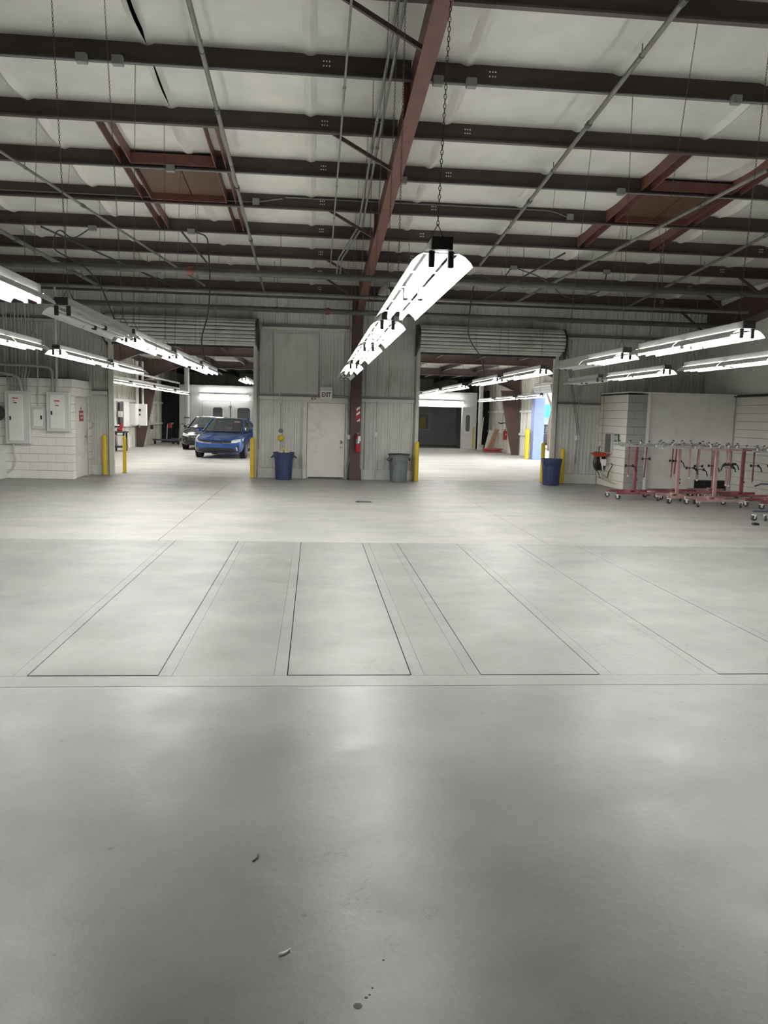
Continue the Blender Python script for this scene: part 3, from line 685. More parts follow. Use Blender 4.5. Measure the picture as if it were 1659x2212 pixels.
part(rd2, chain_mesh((6.50, 20.55, 3.55), (7.0, 20.75, 1.35), .05, .014, .005, 6, 3), 'hand_chain', 'chain')
part(rd2, chain_mesh((6.98, 20.78, 1.3), (6.96, 20.85, .55), .05, .014, .005, 6, 3), 'hand_chain', 'chain')
part(rd2, MB().bbox(6.36, 6.46, 20.5, 20.7, 3.25, 3.62, .02), 'chain_wheel_guard', 'dark_grey')

# ================================================================== BOLLARDS
def bollard(lab, x, y, h=1.04, r=.057):
    o = thing('bollard', lab, 'bollard', (x, y, 0), group='yellow door bollards')
    part(o, MB().lathe([(r, 0), (r, h-.05), (r*.8, h-.02), (r*.45, h-.004), (.01, h)], (x, y, 0), 18), 'post', 'yellow', True)
    part(o, MB().lathe([(r+.025, 0), (r+.02, .008), (r+.004, .014)], (x, y, 0), 18), 'collar', 'concrete', True)
bollard('yellow bollard in front of the left jamb of the left doorway', -5.30, 20.92)
bollard('slim yellow bollard just behind the left jamb of the left doorway', -5.0, 21.75, .98, .05)
bollard('yellow bollard at the right jamb of the left doorway', -1.58, 20.85)
bollard('yellow bollard at the left jamb of the right doorway beside the grey bin', 2.68, 20.75)
bollard('yellow bollard at the right jamb of the right doorway', 6.13, 21.05, 1.08)
bollard('yellow bollard half hidden behind the blue bin at right', 6.62, 20.88, .95)

# ================================================================== BINS
def bin_(lab, x, y, m, rz, r=.27, h=.70, bag=False, dirty=False):
    o = thing('trash_can', lab, 'trash can', (x, y, 0), rz, local=True); k = r/.28
    part(o, MB().lathe([(.205*k, 0), (.215*k, .01), (.245*k, h*.78), (.262*k, h*.79), (.272*k, h*.96), (.285*k, h*.965), (.285*k, h), (.262*k, h), (.255*k, h*.9), (.20*k, .05)], (0, 0, 0), 28, capt=True), 'body', m, True)
    for s in (-1, 1):
        part(o, MB().tube(bend([(s*.268*k, -.09, h*.88), (s*.325*k, -.085, h*.80), (s*.325*k, .085, h*.80), (s*.268*k, .09, h*.88)], .03), .014, 8), 'handle', m if not dirty else 'dark_grey', True)
    for a in range(0, 360, 60):
        t = math.radians(a+15); c, s_ = math.cos(t), math.sin(t)
        part(o, MB().tube([(.222*k*c, .222*k*s_, .04), (.243*k*c, .243*k*s_, h*.74)], .011, 6), 'rib', m, True)
    if bag:
        b = MB()
        for i in range(5):
            t = i*1.3; b.tube(bend([(.12*math.cos(t), .12*math.sin(t), h-.05), (.07*math.cos(t), .07*math.sin(t), h+.05), (.02*math.cos(t+1)+.03, .03*math.sin(t), h+.085)], .05), [.05, .045, .04, .04, .035, .03, .02], 8)
        part(o, b, 'liner_bag', 'offwhite', True)
        part(o, MB().tube(bend([(.1, -.1, h), (.05, -.1, h+.10), (-.03, -.08, h+.06), (-.1, -.1, h+.09)], .05), .018, 6), 'rag', 'ivory', True)
    if dirty:
        part(o, MB().lathe([(.24, h+.002), (.29, h+.004), (.295, h+.018), (.24, h+.025)], (0, 0, 0), 24), 'rim_liner', 'black', True)
    return o
bin_('blue round trash can with a pale bag, left of the exit door', -.76, 20.55, 'blue_bin', .15, bag=True)
bin_('weathered grey trash can with black rim beside the right doorway', 2.19, 20.55, 'grey_bin', .5, dirty=True)
bin_('dark blue trash can standing right of the right doorway', 6.17, 20.35, 'blue_bin', .9, r=.275, h=.69)

# ================================================================== EXIT SIGN, STRIPED SIGN, EXTINGUISHER, SMALL ELECTRICS
o = thing('exit_sign', 'pale box exit sign with dark red letters above the white door', 'exit sign', (.30, 20.95, 2.08))
part(o, MB().bbox(.14, .45, 20.90, 20.98, 2.08, 2.295, .008), 'face_box', 'white_paint')
part(o, MB().bbox(.14, .45, 20.89, 20.98, 2.30, 2.385, .008), 'battery_box', 'panel_grey')
part(o, MB().box(.36, .42, 20.884, 20.89, 2.345, 2.365), 'test_window', 'white')
me = text_mesh('EXIT', .175, 'sign_maroon', .003, .004)
for v in me.vertices: v.co.x *= .66
t = piece(me, 'lettering', o, (.30-.30, 20.894-20.95, 2.18-2.08), (math.pi/2, 0, 0))
o = thing('emergency_lamp', 'small dark framed emergency lamp beside the exit sign', 'lamp', (-.03, 20.97, 2.07))
part(o, MB().bbox(-.08, .03, 20.94, 20.98, 2.055, 2.10, .008), 'frame', 'black'); part(o, MB().bbox(-.06, .01, 20.93, 20.945, 2.065, 2.09, .006), 'lens', 'white')
o = thing('striped_marker', 'red and white diagonal striped marker on the column', 'sign', (1.14, 20.735, 1.5))
part(o, MB().box(1.075, 1.175, 20.729, 20.736, 1.52, 1.89), 'plate', 'sign_red')
for i in range(3):
    z = 1.54+i*.125
    zz = [(1.078, z), (1.172, z+.065), (1.172, z+.125), (1.078, z+.06)] if i else [(1.078, 1.524), (1.172, 1.524), (1.172, 1.60)]
    part(o, MB().hull([(x, 20.726, q) for x, q in zz], [(x, 20.730, q) for x, q in zz]), 'stripe', 'white')
def extinguisher(lab, x, y, z, h=.42, r=.065, tag_=True):
    o = thing('fire_extinguisher', lab, 'extinguisher', (x, y, z), group='red fire extinguishers')
    part(o, MB().lathe([(r*.9, 0), (r, .02), (r, h*.72), (r*.8, h*.8), (r*.35, h*.86), (r*.3, h*.92)], (x, y, z), 18), 'cylinder', 'red', True)
    part(o, MB().bbox(x-.03, x+.03, y-.03, y+.03, z+h*.9, z+h*.97, .008), 'valve', 'steel_grey')
    part(o, MB().beam((x-.03, y-.01, z+h*.97), (x+.09, y-.02, z+h*1.08), .02, .012), 'lever', 'chrome')
    part(o, MB().beam((x-.03, y-.01, z+h*.95), (x+.08, y-.02, z+h*.92), .02, .012), 'handle', 'chrome')
    part(o, MB().tube(bend([(x-.03, y, z+h*.93), (x-.10, y, z+h*.9), (x-.09, y-.02, z+h*.5), (x-.075, y-.02, z+h*.2)], .06), .011, 6), 'hose', 'rubber', True)
    part(o, MB().box(x-.01, x+.035, y-r-.003, y-r+.01, z+h*.45, z+h*.56), 'label_plate', 'white')
    return o
ex = extinguisher('fire extinguisher with grey collar hanging on the column', 1.13, 20.65, .74, .5, .066)
part(ex, MB().lathe([(.0675, 0), (.0685, .005), (.0685, .12), (.0675, .125)], (1.13, 20.65, .95), 18, capb=False, capt=False), 'grey_band', 'steel_grey', True)
part(ex, MB().bbox(1.125, 1.195, 20.565, 20.58, 1.02, 1.15, .006), 'paper_tag', 'white')
o = thing('conduit', 'conduit drop with a grey box left of the column', 'conduit', (.97, 20.88, 0))
part(o, MB().tube([(.975, 20.9, 1.17), (.975, 20.9, 4.3)], .013, 8), 'tube', 'galv', True)
part(o, MB().bbox(.86, .98, 20.83, 20.93, 1.05, 1.17, .008), 'junction_box', 'panel_grey')
part(o, MB().tube(bend([(.90, 20.88, 1.05), (.90, 20.88, .6), (.84, 20.9, .3), (.82, 20.95, .0)], .15), .012, 8), 'tube', 'galv', True)
part(o, MB().tube(bend([(.95, 20.88, 1.05), (.95, 20.88, .6), (.88, 20.9, .3), (.86, 20.95, .0)], .15), .012, 8), 'tube', 'galv', True)
part(o, MB().tube(bend([(.46, 20.96, 2.15), (.88, 20.96, 2.14), (.90, 20.94, 2.0), (.90, 20.9, 1.17)], .1), .013, 8), 'tube', 'galv', True)
o = thing('conduit', 'thin vertical conduit with a small box right of the column', 'conduit', (1.62, 20.95, 0))
part(o, MB().tube([(1.62, 20.98, 1.26), (1.62, 20.98, 2.05)], .012, 8), 'tube', 'galv', True); part(o, MB().tube([(1.62, 20.98, 0), (1.62, 20.98, 1.13)], .012, 8), 'tube', 'galv', True)
part(o, MB().bbox(1.575, 1.66, 20.93, 21.0, 1.13, 1.25, .006), 'switch_box', 'panel_grey')
o = thing('conduit', 'vertical conduit left of the patched wall sheet', 'conduit', (-1.08, 21.0, 2.1))
part(o, MB().tube([(-1.10, 21.02, 2.16), (-1.10, 21.02, 3.8)], .012, 8), 'tube', 'offwhite', True)
o = thing('conduit', 'vertical conduit with a white switch box on the ribbed wall at right', 'conduit', (7.0, 20.95, 0))
part(o, MB().tube([(7.02, 20.98, 1.3), (7.02, 20.98, 2.25)], .014, 8), 'tube', 'galv', True)
part(o, MB().bbox(6.95, 7.07, 20.92, 21.0, 1.17, 1.30, .01), 'switch_box', 'white')
# chain pull with a yellow stop block
o = thing('chain_pull', 'hanging chain pull with yellow block above the blue bin', 'chain pull', (-.86, 20.9, .75))
part(o, MB().tube([(-.9, 20.97, 1.95), (-.86, 20.97, 1.9), (-.82, 20.97, 1.95)], .006, 6), 'bracket', 'steel_grey')
part(o, MB().tube([(-.9, 20.962, 1.95), (-.9, 20.962, 2.25)], .015, 8), 'conduit', 'offwhite', True)
part(o, chain_mesh((-.86, 20.93, 1.9), (-.86, 20.93, 1.28), .045, .014, .004, 6, 4), 'chain', 'chain')
part(o, MB().lathe([(.02, 0), (.05, .02), (.055, .05), (.05, .08), (.02, .1)], (-.86, 20.93, 1.18), 12), 'hook_block', 'steel_grey', True)
part(o, MB().lathe([(.03, 0), (.075, .02), (.085, .07), (.075, .12), (.04, .15)], (-.86, 20.93, .97), 10), 'stop_block', 'yellow')
part(o, chain_mesh((-.86, 20.93, .97), (-.86, 20.93, .72), .045, .014, .004, 6, 4), 'chain', 'chain')

# ================================================================== ELECTRICAL PANELS (left)
def epanel(lab, x0, x1, z0, z1, dep, dx0, dx1, dz0, dz1, latch_x, latch_z, warn=None):
    y = 19.44; o = thing('electrical_panel', lab, 'electrical panel', ((x0+x1)/2, y, z0), group='electrical panels on the block wall')
    part(o, MB().bbox(x0, x1, y-dep, y, z0, z1, .012), 'cabinet', 'panel_grey')
    d = part(o, MB().bbox(dx0, dx1, y-dep-.022, y-dep, dz0, dz1, .005), 'door', 'panel_lt')
    part(o, MB().bbox(latch_x-.018, latch_x+.018, y-dep-.032, y-dep-.02, latch_z-.045, latch_z+.045, .004), 'latch', 'black', sub=d)
    if warn:
        wx, wz = warn
        part(o, MB().box(wx-.062, wx+.062, y-dep-.0245, y-dep-.0215, wz-.06, wz+.02), 'warning_label', 'white', sub=d)
        part(o, MB().box(wx-.062, wx+.062, y-dep-.026, y-dep-.023, wz+.02, wz+.042), 'label_band', 'sign_red', sub=d)
        part(o, MB().hull([(wx-.05, y-dep-.027, wz-.04), (wx-.01, y-dep-.027, wz-.04), (wx-.03, y-dep-.027, wz)], [(wx-.05, y-dep-.023, wz-.04), (wx-.01, y-dep-.023, wz-.04), (wx-.03, y-dep-.023, wz)]), 'hazard_triangle', 'yellow', sub=d)
        part(o, MB().box(wx-.038, wx+.038, y-dep-.026, y-dep-.022, wz-.085, wz-.067), 'label_strip', 'black', sub=d)
    return o
epanel('tall grey electrical panel at the left edge of the block wall', -7.13, -6.57, .82, 2.04, .14, -7.04, -6.72, .89, 1.97, -7.0, 1.41, (-6.88, 1.84))
epanel('small flush electrical panel between the two larger ones', -6.562, -6.23, 1.17, 1.69, .07, -6.51, -6.31, 1.23, 1.63, -6.33, 1.44)
epanel('mid size electrical panel near the corner of the block wall', -6.20, -5.68, 1.12, 2.04, .14, -6.11, -5.79, 1.19, 1.97, -6.07, 1.55, (-5.95, 1.80))
o = thing('grey_cabinet', 'low grey cabinet cut off by the left edge of the picture', 'cabinet', (-7.4, 19.25, 0))
part(o, MB().bbox(-7.75, -7.17, 19.0, 19.42, 0, .66, .01), 'body', 'panel_grey'); part(o, MB().bbox(-7.72, -7.2, 18.98, 19.0, .05, .6, .005), 'door', 'panel_grey')
part(o, MB().hull([(-7.25, 18.975, .64), (-7.18, 18.975, .64), (-7.18, 18.975, .56)], [(-7.25, 18.985, .64), (-7.18, 18.985, .64), (-7.18, 18.985, .56)]), 'warning_triangle', 'black')
o = MB().lathe([(.17, 0), (.19, .03), (.19, .09), (.1, .12)], (-7.34, 19.43, 1.52), 20, 'y')
o = MB().lathe([(.17, 0), (.19, -.03), (.19, -.09), (.1, -.12)], (-7.34, 19.43, 1.52), 20, 'y').build('alarm_gong', 'dark_grey', None, True); tag(o, 'round dark alarm gong left of the tall electrical panel', 'bell')
# conduits from the panels
CG = 'conduits rising from the electrical panels'
o = thing('conduit', 'thick bent conduit rising from the corner panel and turning left', 'conduit', (-6.08, 19.37, 2.04), group=CG)
part(o, MB().tube(bend([(-6.06, 19.37, 2.043), (-6.06, 19.35, 2.58), (-6.35, 19.33, 2.62), (-9.0, 19.33, 2.66)], .25, 8), .03, 10), 'tube', 'galv', True); part(o, MB().tube([(-6.06, 19.37, 2.12), (-6.06, 19.37, 2.2)], .038, 10), 'coupling', 'galv', True)
o = thing('conduit', 'straight white conduit rising high from the corner panel', 'conduit', (-5.98, 19.37, 2.04), group=CG)
part(o, MB().tube([(-5.97, 19.37, 2.04), (-5.97, 19.37, 4.45)], .024, 10), 'tube', 'offwhite', True)
o = thing('conduit', 'thin conduit rising from the small flush panel', 'conduit', (-6.4, 19.4, 1.69), group=CG)
part(o, MB().tube([(-6.40, 19.40, 1.69), (-6.40, 19.40, 3.6)], .014, 8), 'tube', 'offwhite', True)
for i in range(8):
    x = -7.05+i*.058
    o = thing('conduit', '%s from the left of the thin conduits rising from the tall left panel' % ['first', 'second', 'third', 'fourth', 'fifth', 'sixth', 'seventh', 'eighth'][i], 'conduit', (x, 19.39, 2.04), group=CG)
    top = [(x, 19.39, 2.04), (x, 19.39, 2.2+.02*i), (x-(.08 if i < 2 else -.02*(i-4)), 19.425, 2.5), (x-(.1 if i < 2 else -.02*(i-4)), 19.425, 4.4)]
    part(o, MB().tube(bend(top, .12), .012 if i % 3 else .018, 8), 'tube', 'galv', True)
o = thing('conduit', 'thick sweeping conduit elbow above the tall left panel', 'conduit', (-6.72, 19.33, 2.04), group=CG)
part(o, MB().tube(bend([(-6.75, 19.330, 2.055), (-6.78, 19.27, 2.36), (-7.2, 19.26, 2.45), (-8.6, 19.26, 2.45)], .3, 8), .032, 10), 'tube', 'galv', True)
o = thing('conduit', 'white conduit curving down from the tall left panel', 'conduit', (-6.98, 19.4, .3), group=CG)
part(o, MB().tube(bend([(-6.98, 19.38, .82), (-6.96, 19.38, .55), (-6.93, 19.4, .42), (-7.03, 19.41, .22), (-7.14, 19.41, .13)], .12), .02, 8), 'tube', 'offwhite', True)
o = thing('conduit', 'conduit along the enclosure side ending in a white switch box', 'conduit', (-5.64, 20.9, 1.1))
part(o, MB().tube([(-5.62, 20.83, 1.32), (-5.62, 20.83, 3.6)], .012, 8), 'tube', 'offwhite', True); part(o, MB().tube([(-5.62, 20.93, 1.32), (-5.62, 20.93, 3.6)], .012, 8), 'tube', 'offwhite', True)
part(o, MB().bbox(-5.66, -5.58, 20.80, 20.96, 1.2, 1.32, .006), 'switch_box', 'offwhite')
# red sign on the enclosure door
o = thing('door_sign', 'red sign with white letters on the enclosure door', 'sign', (-5.655, 20.22, 1.5))
part(o, MB().box(-5.672, -5.662, 20.06, 20.38, 1.36, 1.62), 'plate', 'sign_red')
for tx, dz, sz in (('FIRE RISER', .035, .058), ('ROOM', -.06, .062)):
    piece(text_mesh(tx, sz, 'white', .001, .001), 'lettering', o, (-.004, 0, dz), (math.pi/2, 0, math.pi/2))
part(o, MB().box(-5.672, -5.664, 20.17, 20.25, 1.64, 1.70), 'small_sticker', 'pink_rack')

# ================================================================== RIGHT CORNER GEAR
X0 = 7.62
o = thing('wall_mirror', 'tall narrow grey mirror on the right block wall', 'mirror', (X0, 20.2, .87))
part(o, MB().bbox(X0-.02, X0+.02, 20.0, 20.46, .86, 1.40, .006), 'frame', 'offwhite'); part(o, MB().box(X0-.024, X0-.019, 20.04, 20.42, .89, 1.37), 'glass', 'steel_grey')
o = thing('green_notice', 'small green framed notice on the right block wall', 'sign', (X0, 19.72, 1.2))
part(o, MB().box(X0-.005, X0+.02, 19.58, 19.86, 1.19, 1.37), 'frame', 'green'); part(o, MB().box(X0-.008, X0-.004, 19.61, 19.83, 1.215, 1.345), 'paper', 'mint')
o = thing('eyewash_station', 'orange bowl eyewash station with white arm on the right block wall', 'eyewash', (X0-.15, 20.15, .4))
part(o, MB().lathe([(.10, .0), (.17, .04), (.24, .10), (.225, .105), (.15, .05), (.05, .03)], (X0-.22, 20.22, .77), 20), 'bowl', 'orange', True)
part(o, MB().tube(bend([(X0-.02, 20.2, .62), (X0-.18, 20.2, .6), (X0-.2, 20.2, .77)], .05), .018, 8), 'arm', 'white', True)
part(o, MB().tube(bend([(X0-.2, 20.2, .74), (X0-.16, 20.1, .45), (X0-.1, 20.3, .2)], .1), .018, 8), 'drain', 'offwhite', True)
part(o, MB().bbox(X0-.2, X0-.1, 20.05, 20.15, .55, .72, .01), 'soap_bottle', 'white')
o = thing('hose_reel', 'black wall hose reel with hanging tubes on the right block wall', 'hose reel', (X0-.1, 20.62, .4))
part(o, MB().lathe([(.23, 0), (.24, -.03), (.24, -.14), (.20, -.17), (.06, -.18)], (X0, 20.62, .63), 22, 'x'), 'drum', 'black', True)
part(o, MB().lathe([(.10, 0), (.11, -.01), (.11, -.03), (.07, -.035)], (X0-.18, 20.6, .68), 18, 'x'), 'hub', 'steel_grey', True)
part(o, MB().bbox(X0-.12, X0, 20.49, 20.95, .83, .88, .01), 'shelf', 'steel_grey')
part(o, MB().tube(bend([(X0-.06, 20.9, .86), (X0-.12, 21.0, .6), (X0-.1, 20.9, .4), (X0-.1, 20.6, .35), (X0-.08, 20.5, .2)], .15), .01, 6), 'hose', 'dark_grey', True)
part(o, MB().tube(bend([(X0-.1, 20.85, .84), (X0-.18, 20.8, .72), (X0-.2, 20.6, .74), (X0-.16, 20.5, .84)], .08), .012, 6), 'cable', 'white', True)
part(o, MB().tube(bend([(X0-.04, 20.8, .88), (X0-.05, 20.78, 1.0), (X0-.05, 20.72, 1.03)], .04), .012, 6), 'nozzle', 'black', True)
part(o, MB().hull([(X0-.1, 20.45, .42), (X0-.1, 20.8, .46), (X0-.1, 20.8, .62), (X0-.1, 20.40, .62)], [(X0, 20.45, .42), (X0, 20.8, .46), (X0, 20.8, .62), (X0, 20.40, .62)]), 'housing', 'dark_grey')
o = thing('gas_pipe', 'thin tan pipe running down the right block wall with a low manifold', 'pipe', (X0, 20.5, .1))
part(o, MB().tube([(X0-.03, 20.64, .9), (X0-.03, 20.68, 2.36)], .012, 8), 'riser', 'tan_pipe', True)
part(o, MB().tube([(X0-.03, 20.72, .2), (X0-.03, 19.5, .12)], .012, 8), 'manifold', 'tan_pipe', True)
for y, h in ((20.45, .3), (20.0, .45), (19.85, .45)): part(o, MB().tube([(X0-.03, y, .16), (X0-.03, y, h)], .009, 6), 'branch', 'tan_pipe', True)
part(o, MB().tube([(X0-.05, 20.5, .3), (X0-.06, 20.1, .26)], .02, 6), 'valve', 'galv', True)
o = thing('flexible_hose', 'thin black bent tube under the eyewash', 'hose', (X0, 19.85, .2)); part(o, MB().tube(bend([(X0-.03, 19.9, .62), (X0-.06, 19.7, .60), (X0-.06, 19.97, .38), (X0-.06, 20.03, .24)], .06), .012, 6), 'tube', 'dark_grey', True)
# low dark vent in the plaster panel
o = thing('floor_vent', 'low dark vent opening at the foot of the plaster panel behind the stands', 'vent', (9.98, 19.35, 0))
part(o, MB().box(9.57, 10.38, 19.335, 19.36, .0, .27), 'opening', 'black')
part(o, MB().box(9.55, 10.40, 19.32, 19.36, .27, .285).box(10.38, 10.40, 19.32, 19.36, 0, .27), 'frame', 'steel_grey')
for i in range(3): part(o, MB().box(9.57+.27*(i+.9), 9.6+.27*(i+.9), 19.325, 19.34, 0, .27), 'bar', 'dark_grey')

# ================================================================== PAINT STANDS
def caster(o, x, y, m='white_paint', rot=0.):
    c, s = math.cos(rot), math.sin(rot)
    wh = MB().tube([(x-s*.0-.018*c, y-.018*s, .055), (x+.018*c, y+.018*s, .055)], .055, 14)
    k = part(o, wh, 'caster_wheel', 'dark_grey', True)
    part(o, MB().hull([(x-.035, y-.03, .115), (x+.035, y-.03, .115), (x+.035, y+.03, .115), (x-.035, y+.03, .115)], [(x-.022, y-.012, .05), (x+.022, y-.012, .05), (x+.022, y+.012, .05), (x-.022, y+.012, .05)]), 'caster_fork', m, sub=k)
    part(o, MB().tube([(x-.02*c, y-.02*s, .055), (x+.02*c, y+.02*s, .055)], .022, 10), 'caster_hub', 'panel_grey', sub=k)
def stand(lab, x, y, rz, m, H=1.2, L=1.1, arms=(-.45, -.15, .3), seed=1, base=.55):
    o = thing('paint_stand', lab, 'paint stand', (x, y, 0), rz, group='wheeled panel painting stands', local=True); R = random.Random(seed)
    part(o, MB().beam((-base, -.22, .14), (base, -.22, .14), .05, .05), 'base_rail', m)
    part(o, MB().beam((-base, .28, .15), (base*.8, .28, .15), .05, .05), 'base_rail', m)
    part(o, MB().beam((0, -.22, .16), (0, .28, .17), .05, .05), 'cross_rail', m)
    part(o, MB().beam((-.25, -.22, .165), (0, .05, .175), .045, .04), 'gusset', m)
    for (cx, cy) in ((-base+.04, -.22), (base-.04, -.22), (-base+.04, .28), (base*.8-.04, .28)): caster(o, cx, cy, rot=R.uniform(0, 3))
    part(o, MB().beam((0, .03, .17), (0, .03, H), .06, .06), 'post', m)
    part(o, MB().tube([(.025, .03, .42), (.06, .02, .42)], .02, 8), 'clamp_screw', 'dark_grey')
    part(o, MB().beam((-L/2, .0, H), (L/2, .0, H), .045, .045), 'top_bar', 'overspray')
    part(o, MB().beam((-L/2+.1, -.10, H-.03), (L/2-.02, -.10, H-.03), .035, .035), 'top_bar', 'overspray' if seed % 2 else m)
    part(o, MB().beam((-.04, -.1, H-.03), (-.04, .03, H-.01), .05, .04), 'bridge', m)
    for i in range(5):
        ax = -L/2+.1+i*(L-.2)/4+R.uniform(-.04, .04)
        part(o, MB().beam((ax, -.05, H+.01), (ax+R.uniform(-.06, .06), -.05, H+.075), .018, .018), 'prong', 'galv' if R.random() < .6 else 'white')
        part(o, MB().tube([(ax-.012, -.05, H+.075), (ax+.03, -.05, H+.078)], .012, 6), 'prong_tip', 'dark_grey')
    for ax in arms:
        hz = R.uniform(.40, .52); lean = R.uniform(-.03, .02)
        a = part(o, MB().beam((ax, -.05, H-.01), (ax+lean, -.05, hz), .026, .026), 'hanging_arm', m)
        zc = R.uniform(.72, .92)
        s = 1 if R.random() < .5 else -1
        part(o, MB().tube([(ax-.1*s, -.07, zc), (ax+.06*s, -.07, zc)], .011, 6), 'clamp_rod', 'dark_grey', sub=a)
        for q in (-.1*s, .07*s):
            part(o, MB().lathe([(.012, -.02), (.03, -.012), (.03, .012), (.012, .02)], (ax+q, -.07, zc), 8, 'x'), 'clamp_knob', 'black', sub=a)
        if R.random() < .7: part(o, MB().tube(bend([(ax-.1*s, -.07, zc), (ax-.16*s, -.08, zc-.04), (ax-.19*s, -.08, zc-.14)], .03), .012, 6), 'clamp_jaw', 'black', sub=a)
        part(o, MB().tube([(ax+lean, -.075, hz+.02), (ax+lean, -.04, hz+.02)], .016, 6), 'arm_pin', 'white', sub=a)
    return o
stand('faded red paint stand at the left end of the group by the block corner', 7.12, 17.15, .1, 'red_rack', 1.2, 1.15, (-.22, .2), 3)
stand('dark red paint stand with a thick post behind the pale pink one', 8.27, 17.5, -.05, 'red_rack', 1.22, 1.1, (-.18, -.1, .4), 4, .6)
stand('pale pink paint stand in the front of the group, left of two', 7.76, 16.42, .05, 'pink_rack', 1.2, 1.1, (.2, .42), 5, .33)
stand('pale pink paint stand in the front of the group, right of two', 8.27, 15.80, .02, 'pink_rack', 1.2, 1.0, (.18, .24), 6, .5)
stand('pinkish paint stand in the back before the dark vent', 9.3, 17.85, .0, 'pink_rack', 1.18, 1.1, (-.12, .35), 7, .5)
stand('bright red paint stand right of the dark vent', 9.52, 17.0, .04, 'red_rack', 1.16, 1.1, (-.35, .2), 8, .6)
stand('red paint stand cut off by the right edge of the picture', 9.42, 15.6, .1, 'red_rack', 1.16, 1.1, (-.12,), 9, .45)
o = thing('panel_easel', 'grey bent tube stand on casters at the right edge, in front of the red stands', 'stand', (8.25, 13.35, 0), local=True)
part(o, MB().beam((-.48, .12, .17), (.5, .12, .17), .04, .03), 'base_rail', 'grey_rack'); part(o, MB().beam((-.32, -.35, .15), (.5, -.35, .15), .04, .03), 'base_rail', 'grey_rack')
part(o, MB().beam((.1, -.35, .16), (.1, .12, .17), .04, .03), 'cross_rail', 'grey_rack')
for c in ((-.44, .12), (-.22, .12), (-.3, -.35), (.3, .12), (.4, -.35)): caster(o, c[0], c[1], rot=c[0]*3)
part(o, MB().tube(bend([(.3, .12, 1.15), (.15, .12, .95), (-.02, .12, .62), (-.06, .12, .50), (.05, .12, .44), (.5, .12, .40)], .12, 6), .022, 10), 'frame_tube', 'grey_rack', True)
a = part(o, MB().beam((-.38, .08, .66), (.4, .08, .66), .03, .03), 'arm', 'grey_rack')
part(o, MB().tube([(-.38, .08, .66), (-.5, .08, .62)], .014, 8), 'hook', 'dark_grey', sub=a)
part(o, MB().lathe([(.02, -.03), (.035, -.02), (.035, .02), (.02, .03)], (-.04, .08, .66), 10, 'x'), 'knob', 'black', sub=a)
part(o, MB().tube(bend([(.1, .05, 1.05), (-.08, .05, 1.0), (-.16, .05, .9), (-.24, .05, .84)], .06), .014, 8), 'swivel_arm', 'black', True)
part(o, MB().beam((.12, .12, .2), (.2, .12, 1.2), .04, .04), 'post', 'grey_rack')
# small things on the floor
o = MB().bbox(7.46, 7.56, 12.85, 12.93, 0, .035, .006).build('floor_block', 'black', None); tag(o, 'small black block lying on the floor at far right', 'block')
MB().bbox(7.48, 7.54, 12.87, 12.91, .035, .04, .002).build('block_cap', 'dark_grey', o)
o = MB().add([(-.085+.012*i, 2.318+.006*j, .001+.014*(i/3)**2+.004*j) for j in range(3) for i in range(4)], [(j*4+i, j*4+i+1, j*4+i+5, j*4+i+4) for j in range(2) for i in range(3)])
sm = o.build('paper_scrap', 'white', None, True); sm.modifiers.new('thickness', 'SOLIDIFY').thickness = .001; tag(sm, 'tiny white curled scrap on the near floor', 'debris')
o = MB().tube(bend([(-.205, 2.86, .003), (-.19, 2.885, .003), (-.188, 2.905, .003)], .02), .003, 6).build('twig', 'dark_grey', None); tag(o, 'tiny dark twig lying on the near floor', 'debris')
o = thing('floor_drain', 'small square slotted drain grate flush in the floor', 'drain', (1.0, 15.54, 0))
part(o, MB().box(.83, 1.15, 15.38, 15.7, -.005, .003), 'frame', 'steel_grey')
for i in range(8): part(o, MB().box(.85+i*.036, .87+i*.036, 15.41, 15.67, .003, .006), 'bar', 'dark_grey')
for k, (x, y, r, lab) in enumerate(((.15, 2.10, .013, 'dark round oil drip nearest the bottom edge'), (.176, 2.132, .005, 'first small dark drip beside the round oil drip'), (.187, 2.143, .004, 'second small dark drip beside the round oil drip'), (.197, 2.17, .0035, 'third small dark drip trailing from the round oil drip'), (.24, 2.29, .004, 'farthest small dark drip trailing from the round oil drip'))):
    o = MB().lathe([(r, 0), (r*.95, .0006), (r*.3, .001)], (x, y, 0), 18).build('oil_drip', 'black', None, True); tag(o, lab, 'stain', 'oil drips on the near floor')

# ================================================================== REAR HALL
def corr_wall(x, y0, y1, z0, z1, sgn, pitch=.30):
    mb = MB(); pts = []; y = y0
    while y < y1-1e-3:
        for (py, d) in PROF:
            if y+py < y1: pts.append((x+sgn*d, y+py))
        y += pitch+.005
    pts.append((x, y1)); n = len(pts)
    mb.add([(a, b, z0) for a, b in pts]+[(a, b, z1) for a, b in pts]+[(x-sgn*.05, y0, z0), (x-sgn*.05, y1, z0), (x-sgn*.05, y0, z1), (x-sgn*.05, y1, z1)],
           [(i, i+1, n+i+1, n+i) for i in range(n-1)]+[(2*n, 2*n+1, 2*n+3, 2*n+2)])
    return mb
wl2 = struct('wall_rear_left', corr_wall(-8.1, 21.2, 50, 0, 4.9, 1), 'corr_old', 'stained ribbed left wall of the rear hall', 'wall')
for z in (.95, 2.0): MB().box(-8.08, -7.98, 21.4, 50, z, z+.1).build('girt', 'white_paint', wl2)
DY0, DY1 = 29.6, 33.5
wr2m = corr_wall(9.7, DY1+.5, 50, 0, 4.9, -1); q = corr_wall(9.7, 21.2, DY0, 0, 4.9, -1); wr2m.add(q.v, q.f); q = corr_wall(9.7, DY0, DY1+.5, 3.0, 4.9, -1); wr2m.add(q.v, q.f)
wr2 = struct('wall_rear_right', wr2m, 'corr_old', 'stained ribbed right wall of the rear hall with an open door', 'wall')
